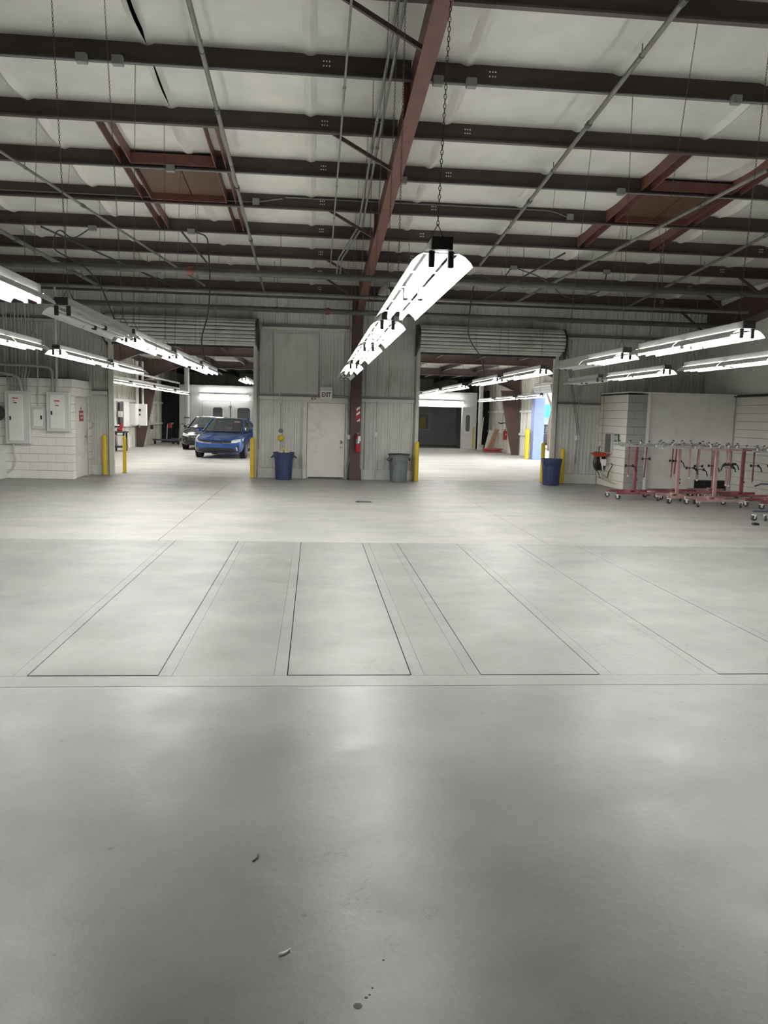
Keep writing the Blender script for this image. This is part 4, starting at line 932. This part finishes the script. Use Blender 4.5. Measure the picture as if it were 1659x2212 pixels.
for z in (.95, 2.0): MB().box(9.58, 9.68, DY1+.6, 50, z, z+.1).build('girt', 'white_paint', wr2)
MB().bbox(9.3, 9.75, DY1, DY1+.5, 0, 3.0, .01).build('door_jamb', 'blue_jamb', wr2)
MB().bbox(9.3, 9.75, DY0-.3, DY0, 0, 3.0, .01).build('door_jamb', 'blue_jamb', wr2)
o = thing('roller_door', 'rolled up bluish door over the outside opening of the rear hall', 'roller door', (9.5, 30.5, 2.9))
for k in range(12):
    a0 = 2*math.pi*k/12; a1 = a0+2*math.pi/12-.06; qf = lambda a, rr, y: (9.42+rr*math.cos(a), y, 3.0+rr*math.sin(a))
    part(o, MB().hull([qf(a0, .2, DY0+.03), qf(a0, .22, DY0+.03), qf((a0+a1)/2, .235, DY0+.03), qf(a1, .22, DY0+.03), qf(a1, .2, DY0+.03)], [qf(a0, .2, DY1-.03), qf(a0, .22, DY1-.03), qf((a0+a1)/2, .235, DY1-.03), qf(a1, .22, DY1-.03), qf(a1, .2, DY1-.03)]), 'slat', 'panel_grey')
struct('wall_rear_far', MB().box(-8.2, 9.8, 50, 50.2, 0, 5), 'corr_old', 'dim far end wall of the rear hall', 'wall')
# roof of the rear hall
ce2 = struct('ceiling_rear', MB().box(-8.3, 9.9, 21.2, 50.2, 4.02, 4.12), 'insul', 'white insulated roof of the rear hall with brown purlins', 'ceiling')
for i in range(12):
    x = -7.6+i*1.5; MB().box(x-.006, x+.006, 21.25, 50, 3.80, 4.02).box(x-.08, x, 21.25, 50, 3.80, 3.81).build('purlin', 'purlin', ce2)
def frame2(lab, y, colm=True):
    o = thing('portal_frame', lab, 'frame', (.8, y, 0)); z0 = 3.62; m = 'brown_dk'
    xa, xb = -8.0, 9.6; k = 1.9
    prof = [(xa, 2.9), (xa+k, z0), (xb-k, z0), (xb, 2.9), (xb, 3.95), (xa, 3.95)]
    part(o, MB().hull([(x, y-.006, z) for x, z in prof], [(x, y+.006, z) for x, z in prof]), 'rafter_web', m)
    fl = MB()
    for (x0, z0_), (x1, z1_) in (((xa, 2.9), (xa+k, 3.62)), ((xa+k, 3.62), (xb-k, 3.62)), ((xb-k, 3.62), (xb, 2.9))):
        fl.hull([(x0, y-.1, z0_), (x0, y+.1, z0_), (x0, y+.1, z0_+.012), (x0, y-.1, z0_+.012)], [(x1, y-.1, z1_), (x1, y+.1, z1_), (x1, y+.1, z1_+.012), (x1, y-.1, z1_+.012)])
    part(o, fl, 'rafter_flange', m)
    for s, x in ((1, xa), (-1, xb)):
        part(o, MB().hull([(x, y-.1, 0), (x, y+.1, 0), (x+s*.28, y+.1, 0), (x+s*.28, y-.1, 0)], [(x, y-.1, 3.0), (x, y+.1, 3.0), (x+s*.95, y+.1, 3.0), (x+s*.95, y-.1, 3.0)]), 'tapered_column', m)
    return o
frame2('brown steel frame of the rear hall, nearest to the doorways', 29.1); frame2('brown steel frame of the rear hall with tapered columns, farther back', 37.2)
# spray booths
def booth_face(name, lab, x0, x1, ox0, ox1, oz, depth=6.):
    o = thing(name, lab, 'spray booth', ((x0+x1)/2, 43.2, 0)); H = 2.98
    f = MB().box(x0, ox0, 43, 43.08, 0, H).box(ox1, x1, 43, 43.08, 0, H).box(ox0, ox1, 43, 43.08, oz, H)
    part(o, f, 'front_panel', 'booth_white')
    part(o, MB().box(x0, x0+.06, 43.08, 43+depth, 0, H), 'side_panel', 'booth_in'); part(o, MB().box(x1-.06, x1, 43.08, 43+depth, 0, H), 'side_panel', 'booth_in')
    part(o, MB().box(x0, x1, 43+depth-.05, 43+depth, 0, H), 'rear_panel', 'booth_in'); part(o, MB().box(x0, x1, 43.0, 43+depth, H, H+.05), 'top_panel', 'booth_in')
    for x in (ox0-.9, ox1+.7):
        if x0 < x < x1: part(o, MB().box(x-.012, x+.012, 42.985, 43, 0, H), 'seam', 'panel_grey')
    part(o, MB().box(x0, x1, 42.97, 43, H-.04, H+.06), 'cornice', 'panel_grey')
    return o
def rrect(x0, x1, z0, z1, r, n=5):
    pts = []
    for (cx, cz, a0) in ((x1-r, z1-r, 0), (x0+r, z1-r, 90), (x0+r, z0+r, 180), (x1-r, z0+r, 270)):
        for k in range(n+1):
            a = math.radians(a0+90*k/n); pts.append((cx+r*math.cos(a), cz+r*math.sin(a)))
    return pts
def ring_xz(x0, x1, z0, z1, r, wd, y0, y1, grow=.02):
    I = rrect(x0, x1, z0, z1, r); O = rrect(x0-wd, x1+wd, z0-wd, z1+wd, grow); n = len(I)
    vs = [(a, y0, b) for a, b in I]+[(a, y0, b) for a, b in O]+[(a, y1, b) for a, b in I]+[(a, y1, b) for a, b in O]; fs = []
    for i in range(n):
        j = (i+1) % n; fs += [(i, j, n+j, n+i), (2*n+j, 2*n+i, 3*n+i, 3*n+j), (i, 2*n+i, 2*n+j, j), (n+i, n+j, 3*n+j, 3*n+i)]
    return MB().add(vs, fs)
def win_door(o, x0, x1, y, z1, wx0, wx1, wz0, wz1, m='booth_white'):
    d = part(o, MB().box(x0, wx0, y, y+.06, .02, z1).box(wx1, x1, y, y+.06, .02, z1).box(wx0, wx1, y, y+.06, .02, wz0).box(wx0, wx1, y, y+.06, wz1, z1), 'door', m)
    part(o, MB().box(wx0, wx1, y+.025, y+.035, wz0, wz1), 'window_pane', 'booth_glass', sub=d)
    part(o, ring_xz(wx0, wx1, wz0, wz1, .11, .09, y-.02, y+.02), 'window_frame', 'panel_lt', sub=d)
    return d
ba = booth_face('spray_booth', 'white spray booth with closed windowed double doors behind the cars', -7.05, -.6, -5.86, -2.9, 2.24)
win_door(ba, -5.85, -4.42, 42.99, 2.22, -5.32, -4.82, .98, 1.90); win_door(ba, -4.38, -2.92, 42.99, 2.22, -4.05, -3.38, .98, 1.90)
part(ba, MB().bbox(-4.48, -4.33, 42.94, 42.99, 1.95, 2.0, .01), 'latch', 'steel_grey')
bb = booth_face('spray_booth', 'open spray booth with dark grey interior seen through the right doorway', 3.2, 8.75, 4.6, 7.92, 2.24)
# door leaf of the open booth, swung outwards
d = win_door(bb, 7.94, 8.56, 42.62, 2.26, 8.09, 8.32, .96, 1.85)
part(bb, MB().box(8.5, 8.56, 42.55, 42.61, .1, 1.2), 'edge_guard', 'yellow')
part(bb, MB().box(6.38, 7.0, 48.90, 48.94, .95, 1.85), 'rear_window', 'clear_glass')
part(bb, MB().box(6.42, 6.80, 48.86, 48.89, .99, 1.66), 'yellow_panel', 'ivory')
part(bb, ring_xz(6.38, 7.0, .95, 1.85, .11, .05, 48.86, 48.95), 'window_frame', 'panel_lt')
for x in (8.9,):
    o = thing('exhaust_duct', 'white round exhaust duct beside the open booth', 'duct', (x, 42.6, 0)); part(o, MB().tube([(x, 42.7, 0), (x, 42.7, 3.78)], .12, 16), 'pipe', 'white_paint', True); part(o, MB().tube([(x, 42.7, 2.2), (x, 42.7, 2.26)], .135, 16), 'collar', 'panel_grey', True)
o = thing('exhaust_duct', 'white round exhaust duct left of the closed booth behind the cars', 'duct', (-6.6, 42.6, 0)); part(o, MB().tube([(-6.6, 42.6, 0), (-6.6, 42.6, 4.0)], .13, 16), 'pipe', 'white_paint', True)
for z in (.75, 1.3): part(o, MB().tube([(-6.6, 42.6, z), (-6.6, 42.6, z+.06)], .15, 16), 'collar', 'steel_grey', True)
o = thing('dark_curtain', 'dark curtain closing the bay left of the closed spray booth', 'curtain', (-7.6, 43.5, 0)); part(o, MB().add([(-8.05+i*.058, 43.5+.06*(i % 2), z) for z in (0, 3.2) for i in range(17)], [(i, i+1, 17+i+1, 17+i) for i in range(16)]), 'cloth', 'dark_grey')
o = thing('dark_curtain', 'dark curtain closing the bay right of the open spray booth', 'curtain', (9.3, 43.5, 0)); part(o, MB().add([(9.0+i*.06, 44+.06*(i % 2), z) for z in (0, 3.2) for i in range(12)], [(i, i+1, 12+i+1, 12+i) for i in range(11)]), 'cloth', 'dark_grey')
# booth strip lights
def strip(lab, x0, x1, z, y=42.9):
    o = thing('strip_light', lab, 'light fixture', ((x0+x1)/2, y, z)); xm = (x0+x1)/2
    part(o, MB().bbox(x0, x1, y, y+.08, z, z+.09, .01), 'housing', 'white')
    for a, b in ((x0+.03, xm-.02), (xm+.02, x1-.03)): part(o, MB().tube([(a, y-.02, z+.03), (b, y-.02, z+.03)], .03, 8), 'tube', 'tube_on', True)
strip('pair of lit tubes on the closed spray booth front', -6.0, -3.45, 2.50); strip('pair of lit tubes over the open spray booth mouth', 5.3, 8.0, 2.48)
# hanging lights of the rear hall
ZB = 4.0
G2 = 'hanging fluorescent fixtures of the rear hall'
for i, (a, b) in enumerate(((22.2, 24.9), (25.6, 28.9), (29.6, 33.4), (34.3, 37.6))):
    fixture('%s lit fixture of the left row in the rear hall' % ['nearest', 'second', 'third', 'farthest'][i], -5.62-.06*i, a, b, 2.42, chains='z', z_top=ZB, group=G2, detail=False)
fixture('lit fixture in the rear hall beside the right jamb of the left doorway', -2.12, 24.5, 27.5, 2.62, chains='z', z_top=ZB, group=G2, detail=False)
for i, (a, b) in enumerate(((22.6, 26.2), (26.9, 31.0), (31.8, 34.6))):
    fixture('%s lit fixture of the middle row seen at the left of the right doorway' % ['nearest', 'second', 'farthest'][i], 4.2, a, b, 2.52, chains='z', z_top=ZB, group=G2, detail=False)
for i, (a, b) in enumerate(((26.6, 29.6), (30.3, 33.2), (34.0, 36.8))):
    fixture('%s lit fixture of the right row in the rear hall, before the outside door' % ['nearest', 'second', 'farthest'][i], 7.6, a, b, 2.44, chains='z', z_top=ZB, group=G2, detail=False)
for i, (a, b) in enumerate(((23.5, 26.4), (28.2, 31.1), (33, 35.9))):  # extra row out of sight, added to brighten the rear hall
    fixture('%s added unseen lit fixture behind the middle of the ribbed wall, brightening the rear hall' % ['nearest', 'second', 'farthest'][i], .8, a, b, 2.5, chains='z', z_top=ZB, group=G2, detail=False)
# left wall equipment
o = thing('disconnect_box', 'white electrical box with dark stickers on the left wall of the rear hall', 'electrical box', (-7.8, 37.6, .9))
part(o, MB().bbox(-7.972, -7.72, 35.7, 36.6, 1.02, 1.93, .01), 'cabinet', 'panel_lt'); part(o, MB().bbox(-7.972, -7.4, 36.35, 36.6, .98, 1.93, .01), 'side_box', 'panel_lt')
part(o, MB().box(-7.72, -7.62, 36.33, 36.345, 1.6, 1.72), 'sticker', 'black'); part(o, MB().box(-7.7, -7.64, 36.33, 36.345, 1.42, 1.5), 'sticker', 'black')
part(o, MB().tube([(-7.75, 36.2, 1.93), (-7.75, 36.2, 3.78)], .07, 10), 'conduit', 'white_paint', True); part(o, MB().tube([(-7.55, 36.4, 1.93), (-7.55, 36.4, 3.78)], .05, 10), 'conduit', 'white_paint', True)
part(o, MB().tube(bend([(-7.7, 36.2, 1.02), (-7.68, 36.2, .9), (-7.6, 36.0, .95)], .05), .03, 8), 'elbow', 'steel_grey', True)
o = thing('wall_board', 'large white board beside the electrical box in the rear hall', 'board', (-8.0, 34.9, .9)); part(o, MB().bbox(-8.02, -7.95, 34.6, 35.6, .95, 2.0, .01), 'sheet', 'white_paint'); part(o, MB().box(-8.02, -7.96, 33.9, 34.5, .95, 1.95), 'dark_opening', 'black')
part(o, MB().bbox(-8.0, -7.85, 33.75, 33.95, 1.35, 1.6, .01), 'switch_box', 'panel_grey')
o = thing('tool_cart', 'dark cart half hidden by the left jamb of the left doorway', 'cart', (-7.78, 33.0, 0))
part(o, MB().bbox(-8.0, -7.48, 32.7, 33.3, .74, .80, .01), 'top', 'dark_grey')
part(o, MB().bbox(-8.0, -7.52, 32.75, 33.3, .14, .22, .01), 'lower_shelf', 'dark_grey')
for x in (-7.97, -7.56):
    for y in (32.78, 33.27): part(o, MB().box(x-.03, x+.03, y-.03, y+.03, .1, .75), 'leg', 'black'); part(o, MB().tube([(x-.02, y, .06), (x+.02, y, .06)], .06, 12), 'wheel', 'rubber', True)
o = MB().lathe([(.12, 0), (.15, .38), (.16, .39), (.16, .41)], (-7.78, 33.0, .222), 16).build('bucket', 'white', None, True); tag(o, 'white plastic bucket on the lower shelf of the dark cart', 'bucket')
MB().lathe([(.165, 0), (.165, .02), (.1, .03)], (-7.78, 33.0, .632), 16).build('lid', 'panel_grey', o, True)
o = thing('bench_vise', 'red bench vise on the dark cart', 'vise', (-7.78, 33.0, .8)); part(o, MB().bbox(-7.86, -7.66, 32.9, 33.1, .8, .92, .03), 'base', 'red'); part(o, MB().bbox(-7.74, -7.64, 32.9, 33.1, .92, 1.1, .03), 'jaw', 'red'); part(o, MB().tube([(-7.98, 33, .98), (-7.7, 33, .98)], .035, 8), 'screw', 'dark_grey', True)
o = thing('parts_dolly', 'low grey wheeled dolly with bent tube arms before the dark curtain', 'dolly', (-7.2, 41, 0), -.2, local=True)
part(o, MB().beam((-.75, -.3, .22), (.7, -.3, .22), .1, .09), 'rail', 'grey_rack'); part(o, MB().beam((-.1, .5, .26), (1.3, .5, .26), .08, .08), 'rail', 'grey_rack'); part(o, MB().beam((.3, -.3, .24), (.4, .5, .26), .08, .06), 'cross_rail', 'grey_rack')
for x, y in ((-.65, -.3), (.55, -.3), (0, .5), (1.2, .5)): part(o, MB().tube([(x-.03, y, .09), (x+.03, y, .09)], .09, 12), 'wheel', 'rubber', True)
for x in (-.2, .45, .8): part(o, MB().tube(bend([(x, .1, .25), (x+.05, .1, 1.0), (x+.35, .1, 1.05)], .08), .03, 8), 'arm', 'galv', True)
part(o, MB().bbox(-.1, .05, .0, .15, .8, 1.05, .02), 'clamp', 'red')
for (y, lab) in ((38.4, 'vertical air line with valves on the left wall, nearer one'), (39.8, 'vertical air line on the left wall, farther one')):
    o = thing('air_line', lab, 'pipe', (-7.9, y, .6)); part(o, MB().tube([(-7.85, y, .6), (-7.85, y, 3.6)], .03, 8), 'pipe', 'white_paint', True); part(o, MB().bbox(-7.9, -7.78, y-.08, y+.08, .75, .95, .02), 'regulator', 'dark_grey'); part(o, MB().box(-8.068, -7.84, y-.03, y+.03, 1.5, 1.56), 'wall_bracket', 'steel_grey')
for (z, lab) in ((3.08, 'upper long pipe running back beside the left wall of the rear hall'), (2.80, 'lower long pipe running back beside the left wall of the rear hall')):
    o = thing('air_line', lab, 'pipe', (-6.93, 22, z)); part(o, MB().tube([(-6.93, 22, z), (-6.93, 42.2, z)], .045, 10), 'pipe', 'white_paint', True)
    for y in (24.5, 33, 41): part(o, MB().tube([(-6.93+(.06 if z < 3 else 0), y, z), (-6.93+(.06 if z < 3 else 0), y, 4.01)], .008, 6), 'hanger_rod', 'steel_grey')
# right side small things
o = thing('mop_bucket', 'small white bucket with a tall white pole by the booth door leaf', 'bucket', (8.78, 41.7, 0)); part(o, MB().lathe([(.12, 0), (.155, .28), (.165, .3)], (8.78, 41.7, 0), 14), 'bucket', 'offwhite', True); part(o, MB().tube([(8.72, 41.7, .05), (8.88, 41.75, 1.75)], .02, 8), 'pole', 'white', True)
o = thing('cardboard_sheet', 'tan cardboard sheet leaning against the right wall of the rear hall', 'cardboard', (9.2, 41, 0)); part(o, MB().hull([(8.75, 40.6, 0), (9.15, 40.9, 0), (9.17, 40.88, 0), (8.77, 40.58, 0)], [(9.25, 40.6, 1.15), (9.52, 40.9, 1.15), (9.54, 40.88, 1.15), (9.27, 40.58, 1.15)]), 'sheet', 'cardboard')
part(o, MB().hull([(8.85, 41.3, 0), (9.1, 41.3, 0), (9.1, 41.33, 0), (8.85, 41.33, 0)], [(9.1, 41.3, 1.1), (9.35, 41.3, 1.1), (9.35, 41.33, 1.1), (9.1, 41.33, 1.1)]), 'sheet', 'panel_grey')
o = thing('coiled_hose', 'reddish hose coiled on the floor against the right wall of the rear hall', 'hose', (9.3, 40, 0))
for r, z in ((.28, .04), (.24, .10), (.3, .15)): part(o, MB().tube([(9.0+r*1.6*math.cos(t*.4), 39.9+r*math.sin(t*.4), z+.01*math.sin(t)) for t in range(17)], .04, 8), 'coil', 'hose_red', True)
part(o, MB().tube(bend([(8.85, 39.8, .05), (8.7, 39.7, .04), (8.95, 40.3, .3), (9.25, 40.4, .8)], .3, 6), .018, 8), 'tail', 'hose_red', True)
extinguisher('fire extinguisher by the outside door of the rear hall', 9.42, 34.7, .65, .55, .09); extinguisher('fire extinguisher farther along the right wall of the rear hall', 9.45, 39.2, .65, .55, .09)
bollard('bright yellow bollard inside the rear hall beside the blue door jamb', 9.1, 33.7, 1.3, .1)
bollard('yellow bollard standing outside the open rear hall door', 10.35, 32.3, 1.25, .1)
for y, lab in ((38.2, 'vertical pipe with valves on the right wall, nearer one'), (39.6, 'vertical pipe on the right wall, farther one')):
    o = thing('air_line', lab, 'pipe', (9.5, y, .9)); part(o, MB().tube([(9.5, y, .9), (9.5, y, 2.0)], .03, 8), 'pipe', 'white_paint', True); part(o, MB().tube(bend([(9.5, y, 1.5), (9.3, y, 1.45), (9.2, y+.1, 1.5)], .05), .03, 8), 'valve', 'dark_grey', True)

# ================================================================== CARS
def make_car(lab, paint, x, y, rz, chrome=False):
    o = thing('car', lab, 'car', (x, y, 0), rz, local=True, group='parked sedans')
    st = [(-2.26, .50, .34, .46, .58, .60), (-2.20, .74, .24, .46, .64, .68), (-2.05, .86, .19, .50, .71, .76), (-1.75, .895, .18, .55, .79, .84), (-1.3, .90, .18, .57, .86, .91), (-.85, .90, .18, .58, .91, .97),
          (-.2, .895, .19, .58, .93, .985), (.6, .895, .19, .60, .95, 1.0), (1.3, .90, .19, .62, .97, 1.04), (1.8, .87, .22, .64, .99, 1.07), (2.12, .80, .28, .66, .98, 1.05), (2.26, .62, .40, .68, .92, .97)]
    mb = MB(); rows = []
    for (yy, w_, zb, zm, zs, zt) in st:
        half = [(0, zb), (w_*.55, zb), (w_*.88, zb+.01), (w_*.97, zb+.10), (w_, zm), (w_*.985, zs-.04), (w_*.90, zs+.01), (w_*.55, zt-.01), (0, zt)]
        ring = [(px, yy, pz) for px, pz in half]+[(-px, yy, pz) for px, pz in reversed(half[1:-1])]
        rows.append(ring)
    n = len(rows[0]); vs = [p for r in rows for p in r]; fs = []
    for i in range(len(rows)-1):
        for k in range(n): fs.append((i*n+k, i*n+(k+1) % n, (i+1)*n+(k+1) % n, (i+1)*n+k))
    fs += [tuple(range(n)), tuple((len(rows)-1)*n+k for k in range(n))]
    body = part(o, MB().add(vs, fs), 'body', paint)
    body.data.polygons.foreach_set('use_smooth', [True]*len(body.data.polygons))
    md = body.modifiers.new('subdivision', 'SUBSURF'); md.levels = 2; md.render_levels = 2
    dg = bpy.context.evaluated_depsgraph_get(); me = bpy.data.meshes.new_from_object(body.evaluated_get(dg)); body.modifiers.clear(); body.data = me
    bv = BVHTree.FromPolygons([v.co for v in me.vertices], [p.vertices[:] for p in me.polygons])
    def hit(px, pz, off):
        h = bv.ray_cast(Vector((px, -4, pz)), Vector((0, 1, 0)))
        if h[0] is None: h = bv.find_nearest(Vector((px, -2.2, pz)))
        return h[0]+Vector((0, -off, 0))
    def patch(name, m, up, lo, off=.008, smooth=True, nz=4, sub=None):
        """skin patch between an upper and a lower front-view outline, laid on the nose"""
        def lerp(pl, t):
            x_ = [q[0] for q in pl]; X = pl[0][0]+(pl[-1][0]-pl[0][0])*t
            for a, b in zip(pl[:-1], pl[1:]):
                if min(a[0], b[0])-1e-9 <= X <= max(a[0], b[0])+1e-9 and abs(b[0]-a[0]) > 1e-9:
                    s = (X-a[0])/(b[0]-a[0]); return (X, a[1]+s*(b[1]-a[1]))
            return pl[-1]
        nx = 14; f_, b_ = [], []
        for j in range(nz+1):
            for i in range(nx+1):
                U = lerp(up, i/nx); D = lerp(lo, i/nx); s = j/nz; px, pz = D[0]*(1-s)+U[0]*s, D[1]*(1-s)+U[1]*s
                f_.append(hit(px, pz, off)); b_.append(hit(px, pz, -.03))
        N_ = len(f_); fs = []; W_ = nx+1
        for j in range(nz):
            for i in range(nx): a = j*W_+i; fs += [(a, a+1, a+W_+1, a+W_), (N_+a+1, N_+a, N_+a+W_, N_+a+W_+1)]
        for i in range(nx): fs += [(i+1, i, N_+i, N_+i+1), (nz*W_+i, nz*W_+i+1, N_+nz*W_+i+1, N_+nz*W_+i)]
        for j in range(nz): fs += [(j*W_, (j+1)*W_, N_+(j+1)*W_, N_+j*W_), ((j+1)*W_+nx, j*W_+nx, N_+j*W_+nx, N_+(j+1)*W_+nx)]
        return part(o, MB().add(f_+b_, fs), name, m, smooth, sub=sub)
    g = patch('grille', 'car_trim', [(-.52, .66), (0, .645), (.52, .66)], [(-.50, .575), (0, .56), (.50, .575)])
    if chrome:
        patch('grille_trim', 'chrome', [(-.55, .69), (0, .67), (.55, .69)], [(-.55, .665), (0, .645), (.55, .665)], .014, sub=g)
        patch('grille_trim', 'chrome', [(-.55, .572), (0, .55), (.55, .572)], [(-.53, .555), (0, .528), (.53, .555)], .014, sub=g)
    else:
        patch('grille_trim', 'chrome', [(-.54, .578), (-.35, .567), (-.2, .566)], [(-.54, .565), (-.35, .552), (-.2, .552)], .012, sub=g)
        patch('grille_trim', 'chrome', [(.2, .566), (.35, .567), (.54, .578)], [(.2, .552), (.35, .552), (.54, .565)], .012, sub=g)
    for s in (-1, 1):
        e = lambda L_: sorted([(s*a, b) for a, b in L_])
        h = patch('headlight', 'lamp_glass' if s > 0 or chrome else 'car_trim', e([(.50, .66), (.66, .705), (.80, .735)]), e([(.50, .585), (.66, .60), (.80, .65)]), .008)
        patch('running_light', 'white', e([(.52, .588), (.66, .604), (.80, .655)]), e([(.52, .575), (.66, .59), (.80, .640)]), .014, sub=h)
        v = patch('corner_vent', 'car_trim', e([(.64, .44), (.76, .50)]), e([(.68, .26), (.76, .30)]), .008)
        patch('vent_blade', 'chrome' if s > 0 else 'steel_grey', e([(.655, .42), (.70, .44)]), e([(.69, .29), (.73, .30)]), .013, sub=v)
        patch('lower_trim', 'pipe_red' if not chrome else 'steel_grey', e([(.42, .335), (.60, .275)]), e([(.42, .315), (.62, .255)]), .016)
    li = patch('lower_intake', 'car_trim', [(-.58, .36), (-.40, .40), (.40, .40), (.58, .36)], [(-.66, .25), (-.4, .235), (.4, .235), (.66, .25)])
    for z in (.285, .325): patch('intake_bar', 'dark_grey', [(-.4, z+.008), (.4, z+.008)], [(-.4, z), (.4, z)], .012, sub=li)
    # maker's letters on the bonnet front
    me2 = text_mesh('KIA', .085, 'chrome', .004, .001); p = hit(0, .70, .012)
    for v in me2.vertices: v.co.x *= 1.5
    piece(me2, 'emblem', o, p, (math.radians(55), 0, 0))
    # glasshouse
    A = [(-.73, -.98, .955), (.73, -.98, .955)]; B = [(-.56, -.18, 1.39), (.56, -.18, 1.39)]
    def grid(c00, c10, c01, c11, bul, nx=8, ny=5, zb=0., yb=0.):
        vs = []; fs = []
        for j in range(ny+1):
            for i in range(nx+1):
                s, t = i/nx, j/ny; P = Vector(c00).lerp(Vector(c10), s).lerp(Vector(c01).lerp(Vector(c11), s), t)
                k = 4*s*(1-s); P += Vector((0, yb*k, zb*k))+bul*4*t*(1-t)*Vector((0, 0, 1)); vs.append(P)
        for j in range(ny):
            for i in range(nx): a = j*(nx+1)+i; fs.append((a, a+1, a+nx+2, a+nx+1))
        return MB().add(vs, fs)
    part(o, grid(A[0], A[1], B[0], B[1], .02, yb=-.13, zb=.01), 'windshield', 'auto_glass', True)
    roof = part(o, grid((-.56, -.19, 1.392), (.56, -.19, 1.392), (-.55, .95, 1.40), (.55, .95, 1.40), .03, zb=.035), 'roof', 'car_trim' if not chrome else paint, True)
    part(o, grid((-.55, .95, 1.40), (.55, .95, 1.40), (-.66, 1.78, 1.07), (.66, 1.78, 1.07), .02, zb=.02, yb=.08), 'rear_window', 'auto_glass', True)
    for s in (-1, 1):
        sw = part(o, grid((s*.80, -.75, .95), (s*.79, 1.45, 1.02), (s*.575, -.12, 1.37), (s*.565, .95, 1.385), .0), 'side_window', 'auto_glass', True)
        part(o, MB().tube([(s*.76, -1.0, .95), (s*.66, -.58, 1.2), (s*.575, -.17, 1.385)], .035, 8), 'front_pillar', paint, True)
        part(o, MB().tube([(s*.575, -.17, 1.388), (s*.575, .4, 1.415), (s*.565, .95, 1.395)], .032, 8), 'roof_rail', paint, True)
        part(o, MB().tube([(s*.565, .95, 1.395), (s*.66, 1.5, 1.22), (s*.73, 1.85, 1.05)], .05, 8), 'rear_pillar', paint, True)
        part(o, MB().beam((s*.79, .28, .96), (s*.585, .30, 1.38), .06, .03), 'middle_pillar', 'car_trim')
        mr = part(o, MB().bbox(min(s*.93, s*1.05), max(s*.93, s*1.05), -.72, -.62, .93, 1.06, .03), 'mirror', paint)
        part(o, MB().beam((s*.84, -.66, .93), (s*.95, -.67, .96), .05, .03), 'mirror_arm', 'car_trim', sub=mr)
        part(o, MB().bbox(min(s*.94, s*1.04), max(s*.94, s*1.04), -.625, -.615, .945, 1.045, .003), 'mirror_glass', 'chrome', sub=mr)
        part(o, MB().box(min(s*.88, s*.905), max(s*.88, s*.905), -.8, 1.2, .22, .28), 'sill_trim', 'car_trim')
        for yy in (-1.38, 1.33):
            wl = part(o, MB().lathe([(.30, -.11), (.325, -.10), (.33, -.05), (.33, .05), (.325, .10), (.30, .11), (.21, .11)], (s*.80, yy, .33), 24, 'x'), 'tire', 'rubber', True)
            part(o, MB().lathe([(.205, -.01), (.215, .0), (.205, .02)], (s*.80+s*.095, yy, .33), 24, 'x'), 'rim', 'steel_grey', True, sub=wl)
            for k in range(5):
                a = 2*math.pi*k/5+.3; part(o, MB().beam((s*.915, yy, .33), (s*.915, yy+.2*math.cos(a), .33+.2*math.sin(a)), .02, .045), 'spoke', 'chrome', sub=wl)
            part(o, MB().lathe([(.355, -.012), (.365, 0), (.36, .012)], (s*.888, yy, .345), 26, 'x'), 'wheel_arch', 'car_trim', True)
    for sx in (-.36, .36):
        se = part(o, MB().bbox(sx-.24, sx+.24, .05, .2, .6, 1.16, .05), 'seat', 'car_seat'); part(o, MB().bbox(sx-.12, sx+.12, .10, .19, 1.15, 1.32, .04), 'headrest', 'car_seat', sub=se)
    part(o, MB().bbox(-.7, .7, -1.0, -.5, .84, .99, .03), 'dashboard', 'car_trim')
    part(o, MB().tube([(.36+.17*math.cos(t*.45), -.42+.05*math.sin(t*.45), .98+.16*math.sin(t*.45)) for t in range(15)], .015, 6), 'steering_wheel', 'car_trim', True)
    if not chrome: part(o, MB().box(.28, .5, -.47, -.46, 1.27, 1.33), 'window_sticker', 'pink_rack')
    return o
make_car('bright blue sedan facing the viewer in the left doorway', 'car_blue', -3.27, 31.3, -math.radians(4.5))
make_car('black sedan half hidden behind the blue sedan', 'car_black', -4.78, 37.5, -math.radians(3), True)

# ================================================================== OUTSIDE
o = thing('tree', 'pale trunked tree outside the open rear hall door', 'tree', (13.2, 44, 0))
part(o, MB().tube(bend([(13.2, 44, -.03), (13.1, 44, 1.2), (13.3, 44, 2.4), (13.9, 44.1, 4.2)], .5), [.16]+[.13]*10+[.09], 10), 'trunk', 'bark', True)
for a in ((13.25, 44, 2.3, 12.6, 44.2, 3.9), (13.5, 44, 3.0, 14.6, 44.3, 4.3), (13.2, 44, 1.9, 13.9, 43.8, 3.0)): part(o, MB().tube([a[:3], a[3:]], [.07, .03], 8), 'branch', 'bark', True)
lf = MB(); R = random.Random(4)
for i in range(420):
    p = Vector((13.7+R.gauss(0, 1.1), 44+R.gauss(0, 1.0), 4.3+R.gauss(0, .55))); u = Vector((R.uniform(-1, 1), R.uniform(-1, 1), R.uniform(-1, 1))).normalized()*.12; v = u.orthogonal().normalized()*.07
    lf.add([p-u, p+v, p+u, p-v], [(0, 1, 2, 3)])
lo = part(o, lf, 'foliage', 'leaf'); lo['kind'] = 'stuff'
o = thing('far_building', 'pale building with a teal awning across the yard', 'building', (24, 60, 0)); part(o, MB().box(14, 40, 62, 70, 0, 5), 'wall', 'bldg'); part(o, MB().box(14, 40, 60.5, 62, 1.9, 2.9), 'awning', 'teal')
for i in range(6): f = part(o, MB().box(15+i*4, 17+i*4, 61.9, 62.02, .6, 1.7), 'window', 'dark_grey')
o = make_car('dark parked car seen outside through the rear hall door', 'car_black', 14.2, 47, math.radians(60), True)
